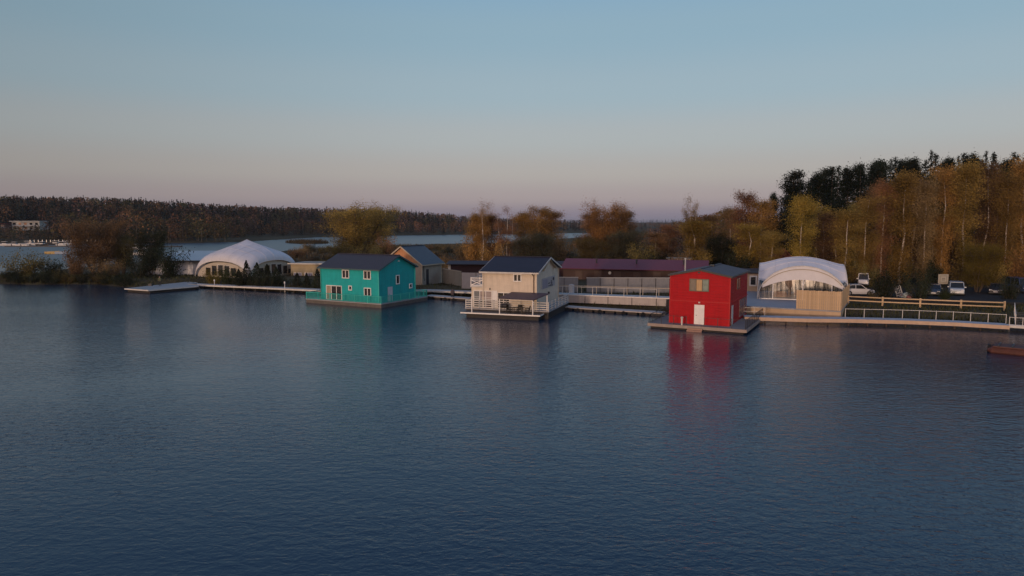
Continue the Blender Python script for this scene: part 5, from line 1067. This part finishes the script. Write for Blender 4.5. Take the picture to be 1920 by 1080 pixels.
# ---- cars, board and small things on the car park
def car(px, d, yaw, label, paint, L_=4.3, Wc=1.76, H=1.5, van=False, stripes=False):
    x = XD(px, d); o = empty('parked_car', (x, d, pz), yaw); tag(o, label, 'car', 'cars parked behind the guard rail'); hw = Wc / 2
    # stations along the length, front at -y: (y, bottom, belt, half width)
    st = [(-.5, .35, .62, .80), (-.46, .22, .78, .94), (-.30, .2, .90, 1), (-.18, .2, .95, 1), (.30, .2, .97, 1), (.46, .25, .95, .95), (.5, .4, .80, .85)] if not van else [(-.5, .35, .75, .85), (-.46, .22, 1.0, .96), (-.32, .2, 1.08, 1), (-.2, .2, 1.1, 1), (.3, .2, 1.1, 1), (.48, .22, 1.1, .98), (.5, .4, 1.0, .92)]
    V = []; f = []
    for y, b, z, w in st: V += [(-hw * w * .96, y * L_, b), (-hw * w, y * L_, (b + z) / 2), (-hw * w * .93, y * L_, z), (hw * w * .93, y * L_, z), (hw * w, y * L_, (b + z) / 2), (hw * w * .96, y * L_, b)]
    for i in range(len(st) - 1): f += [(6 * i + k, 6 * i + (k + 1) % 6, 6 * i + 6 + (k + 1) % 6, 6 * i + 6 + k) for k in range(6)]
    f += [tuple(range(6))[::-1], tuple(range(6 * len(st) - 6, 6 * len(st)))]
    MB().add(V, [q[::-1] for q in f]).build('body', paint, o)
    zb = 1.08 if van else .95; g = [(-.22, .93, 0), (-.06, .80, 1), (.26, .80, 1), (.44, .90, 0)] if not van else [(-.32, .93, 0), (-.2, .84, 1), (.44, .84, 1), (.485, .92, 0)]
    V = []; f = []
    for y, w, up in g: V += [(-hw * w, y * L_, zb - .02 + up * (H - zb)), (hw * w, y * L_, zb - .02 + up * (H - zb))]
    V2 = V + [(-hw * .93, g[1][0] * L_, zb - .02), (hw * .93, g[1][0] * L_, zb - .02), (-hw * .93, g[2][0] * L_, zb - .02), (hw * .93, g[2][0] * L_, zb - .02)]
    MB().add(V2, [(0, 1, 3, 2)[::-1], (2, 3, 5, 4)[::-1], (4, 5, 7, 6)[::-1], (0, 2, 8), (8, 2, 4, 10), (10, 4, 6), (1, 9, 3), (9, 11, 5, 3), (11, 7, 5)]).build('windows', M_glass, o)
    b = MB(); y1, y2, w = g[1][0] * L_, g[2][0] * L_, hw * .82; b.box(-w, w, y1, y2, H - .03, H + .03)
    for s in (-1, 1):
        for a, c in ((0, 1), (3, 2)): b.bar((s * hw * g[a][1], g[a][0] * L_, zb), (s * w, g[c][0] * L_, H), .07)
        for yy in (.12,) if not van else (.0, .2): b.bar((s * hw * .93, yy * L_, zb), (s * w, yy * L_, H), .06, .1)
    b.build('roof', paint, o)
    for sx in (-1, 1):
        for sy in (-.31, .31):
            wh = MB().tube([(sx * (hw - .2), sy * L_, .32), (sx * (hw + .01), sy * L_, .32)], .32, 16).build('wheel', M_tyre, o); MB().tube([(sx * (hw - .02), sy * L_, .32), (sx * (hw + .022), sy * L_, .32)], .19, 10).build('rim', M_steel, wh)
        MB().box(sx * hw * .5, sx * hw * .88, -.485 * L_ - .03, -.46 * L_, .60 + .12 * van, .75 + .12 * van).build('headlight', mat('lamp_lens', (.6, .6, .62), .2), o); MB().box(sx * hw * .6, sx * hw * .9, .47 * L_, .495 * L_ + .02, .65, .85).build('tail_light', mat('tail_lens', (.25, .01, .01), .3), o)
        MB().box(sx * (hw + .02), sx * (hw + .2), -.2 * L_, -.17 * L_, zb, zb + .14).build('mirror', paint, o)
    MB().box(-.26, .26, -.5 * L_ - .03, -.5 * L_ + .02, .40, .51).build('licence_plate', M_white, o); MB().box(-hw * .9, hw * .9, -.5 * L_ - .02, -.44 * L_, .22, .38).build('bumper', M_dark, o)
    if stripes:
        for i in range(3): MB().box(-hw * .5, hw * .5, -.5 * L_ - .03, -.48 * L_, .62 + i * .0, .66).build('trim_strip', M_white, o); break
    return o
P_white = mat('car_white', (.60, .60, .62), .25, .04, spec=.5); P_blue = mat('car_navy', (.03, .05, .09), .25, .05, spec=.5); P_silver = mat('car_silver_blue', (.34, .40, .47), .25, .05, spec=.5); P_dark = mat('car_dark', (.028, .028, .034), .25, .05, spec=.5)
car(1621, 112, R(-27), 'white van with dark windscreen behind the white sedan', P_white, 4.0, 1.6, 1.95, True)
car(1610, 97.0, R(86), 'white sedan partly hidden behind the right edge of the arched marquee', P_white)
car(1755, 97.0, R(-33), 'navy car facing the water under the signboard', P_blue, 4.5)
car(1797, 97.5, R(-30), 'silver blue off-roader facing the water left of the yellow willow', P_silver, 4.4, 1.85, 1.8, True)
car(1874, 98.5, R(-40), 'dark car with white trim in the shade right of the yellow willow', P_dark, 4.5, stripes=True); car(1917, 101, R(-8), 'navy van at the right edge of the photo behind the dark shrub', mat('van_blue', (.03, .05, .12), .3), 4.8, 1.9, 2.1, True)
x = XD(1771, 99.8); t = empty('notice_board', (x, 99.8, pz)); tag(t, 'square beige notice board on two posts above the parked cars', 'sign')
for s in (-.55, .55): piece('post', (.09, .09, 1.75), M_dark, t, (s, 0.05, 0))
pn = MB().box(-.74, .74, -.05, .0, 1.3, 2.75).build('panel', mat('board_beige', (.34, .31, .25), .7), t); MB().box(-.52, .52, -.06, -.051, 1.5, 2.55).build('print_border', mat('board_tan', (.24, .215, .17), .7), pn); MB().box(-.42, .42, -.066, -.061, 1.62, 2.44).build('print_field', mat('board_cream', (.36, .33, .27), .7), pn)
k = MB()
for i in range(3):
    for j in range(2): k.box(-.2 + i * .16, -.1 + i * .16, -.072, -.067, 1.85 + j * .22, 1.97 + j * .22)
k.build('print_marks', mat('board_ink', (.09, .08, .065), .7), pn)
for z in (0, 1): pass
x = XD(1692, 95); t = empty('lattice_screen', (x, 95, pz), R(15)); t.rotation_euler = (0, R(-24), R(15)); tag(t, 'white lattice screen leaning at a slant between two dark shrubs', 'screen')
MB().bar((-.5, 0, 0), (-.5, 0, 1.5), .06).bar((.5, 0, 0), (.5, 0, 1.5), .06).bar((-.5, 0, 1.5), (.5, 0, 1.5), .06).bar((-.5, 0, .06), (.5, 0, .06), .06).build('frame', M_offw, t)
for i in range(4): MB().bar((-.5, .0, .3 + i * .32), (.5, 0, .1 + i * .36), .04).build('slat', M_offw, t); MB().bar((-.4 + i * .26, .03, .06), (-.3 + i * .26, .03, 1.5), .04).build('slat', M_offw, t)
def bundle(px, d, s, m, label):
    g = np.random.default_rng(int(px)); v = []; n, k = 12, 7
    for i in range(k + 1):
        for j in range(n): a = j * 6.2832 / n; ph = math.pi / 2 * i / k; r = s * math.cos(ph) * (1 + .22 * math.sin(3 * a + i) + g.normal() * .05); v.append((r * math.cos(a), .6 * r * math.sin(a), s * .9 * math.sin(ph) * (1 + .1 * math.sin(2 * a))))
    f = [(i * n + j, i * n + (j + 1) % n, (i + 1) * n + (j + 1) % n, (i + 1) * n + j) for i in range(k) for j in range(n)]
    o = MB().add(v, f).build('tarpaulin_bundle', m, None, (XD(px, d), d, pz - .02), smooth=True); tag(o, label, 'tarpaulin')
bundle(1704, 93.8, .75, mat('pale_aqua_tarp', (.36, .42, .42), .6, .2), 'pale aqua tarpaulin bundle beside the slanted lattice'); bundle(1709, 93.3, .45, mat('dusky_pink_tarp', (.30, .13, .13), .6, .2), 'small dusky pink tarpaulin bundle right of the aqua one'); bundle(1697, 94.4, .4, mat('coral_tarp', (.48, .22, .16), .6, .2), 'small coral tarpaulin bundle against the foot of the slanted lattice')

# ---- the angler on the landing stage and what lies there
def person(loc, yaw):
    J = [((0, 0, .92), .135), ((0, -.01, 1.12), .15), ((0, 0, 1.36), .165), ((0, .0, 1.47), .06), ((0, -.015, 1.56), .085), ((0, -.02, 1.66), .095), ((0, -.01, 1.74), .06),
         ((-.19, 0, 1.37), .075), ((-.25, -.02, 1.12), .055), ((-.21, -.2, 1.0), .045), ((-.17, -.29, 1.01), .04), ((.19, 0, 1.37), .075), ((.25, -.03, 1.12), .055), ((.2, -.22, 1.02), .045), ((.16, -.31, 1.04), .04),
         ((-.1, 0, .86), .1), ((-.11, -.02, .48), .07), ((-.12, .02, .08), .05), ((-.13, -.14, .045), .045), ((.1, 0, .86), .1), ((.12, -.03, .48), .07), ((.14, .02, .08), .05), ((.15, -.14, .045), .045)]
    Ed = [(0, 1), (1, 2), (2, 3), (3, 4), (4, 5), (5, 6), (2, 7), (7, 8), (8, 9), (9, 10), (2, 11), (11, 12), (12, 13), (13, 14), (0, 15), (15, 16), (16, 17), (17, 18), (0, 19), (19, 20), (20, 21), (21, 22)]
    me = bpy.data.meshes.new('body'); me.from_pydata([j[0] for j in J], Ed, []); o = bpy.data.objects.new('person', me); COL.objects.link(o)
    sk = o.modifiers.new('skin', 'SKIN'); ss = o.modifiers.new('sub', 'SUBSURF'); ss.levels = ss.render_levels = 2
    for i, (p, r) in enumerate(J): me.skin_vertices[0].data[i].radius = (r, r)
    me.skin_vertices[0].data[0].use_root = True
    dg = bpy.context.evaluated_depsgraph_get(); new = bpy.data.meshes.new_from_object(o.evaluated_get(dg)); o.modifiers.clear(); o.data = new; new.name = 'person'
    for m in (mat('olive_jacket', (.11, .115, .06), .8), mat('dark_trousers', (.022, .022, .026), .8), mat('skin', (.36, .21, .15), .6), mat('brown_hair', (.03, .02, .014), .8), M_tyre): new.materials.append(m)
    for p in new.polygons: c = p.center; p.material_index = 2 if (c.z > 1.5 and c.y < .03 and c.z < 1.68) or (c.y < -.26 and .9 < c.z < 1.2) else 3 if c.z > 1.55 else 0 if c.z > .86 else 4 if c.z < .12 else 1; p.use_smooth = True
    o.location = loc; o.rotation_euler = (0, 0, yaw); tag(o, 'person in olive jacket and dark trousers standing on the landing stage', 'person'); return o
q = G(300, 536.5, .62); person((q.x, q.y, .62), .3)
q = G(282, 536, .62); o = MB().prism([(-.3, -.2), (.3, -.2), (.34, .2), (-.28, .2)], 0, .34).box(-.12, .12, -.03, .03, .34, .44).build('kit_bag', M_dark, None, (q.x, q.y, .622)); tag(o, 'dark kit bag lying on the landing stage beside the standing person', 'bag')
for px, py, h, lab in ((534, 538, 1.9, 'thin white lamp post on the shore behind the boardwalk, right of the shrubs'), (402, 531, 1.3, 'short white garden lamp beside the yellow green shrub')):
    q = G(px, py, .9); o = empty('garden_lamp', (q.x, q.y, gz(q.x, q.y))); tag(o, lab, 'lamp'); MB().tube([(0, 0, -.1), (0, 0, h)], .05, 6).build('post', M_white, o); MB().tube([(0, 0, h), (0, 0, h + .3)], [.13, .1], 8).build('lamp_shade', M_white, o)

# ------------------------------------------------------------------ evening haze
hz = MB().box(-6000, 6000, -40, 6500, -5, 48).build('haze', None); hz['kind'] = 'stuff'
hm = bpy.data.materials.new('evening_haze'); hm.use_nodes = True; n = hm.node_tree.nodes; n.remove(n['Principled BSDF']); v = n.new('ShaderNodeVolumePrincipled')
v.inputs['Color'].default_value = (.80, .84, .92, 1); v.inputs['Density'].default_value = .00007; v.inputs['Anisotropy'].default_value = .1
hm.node_tree.links.new(v.outputs[0], n['Material Output'].inputs['Volume']); hz.data.materials.append(hm)
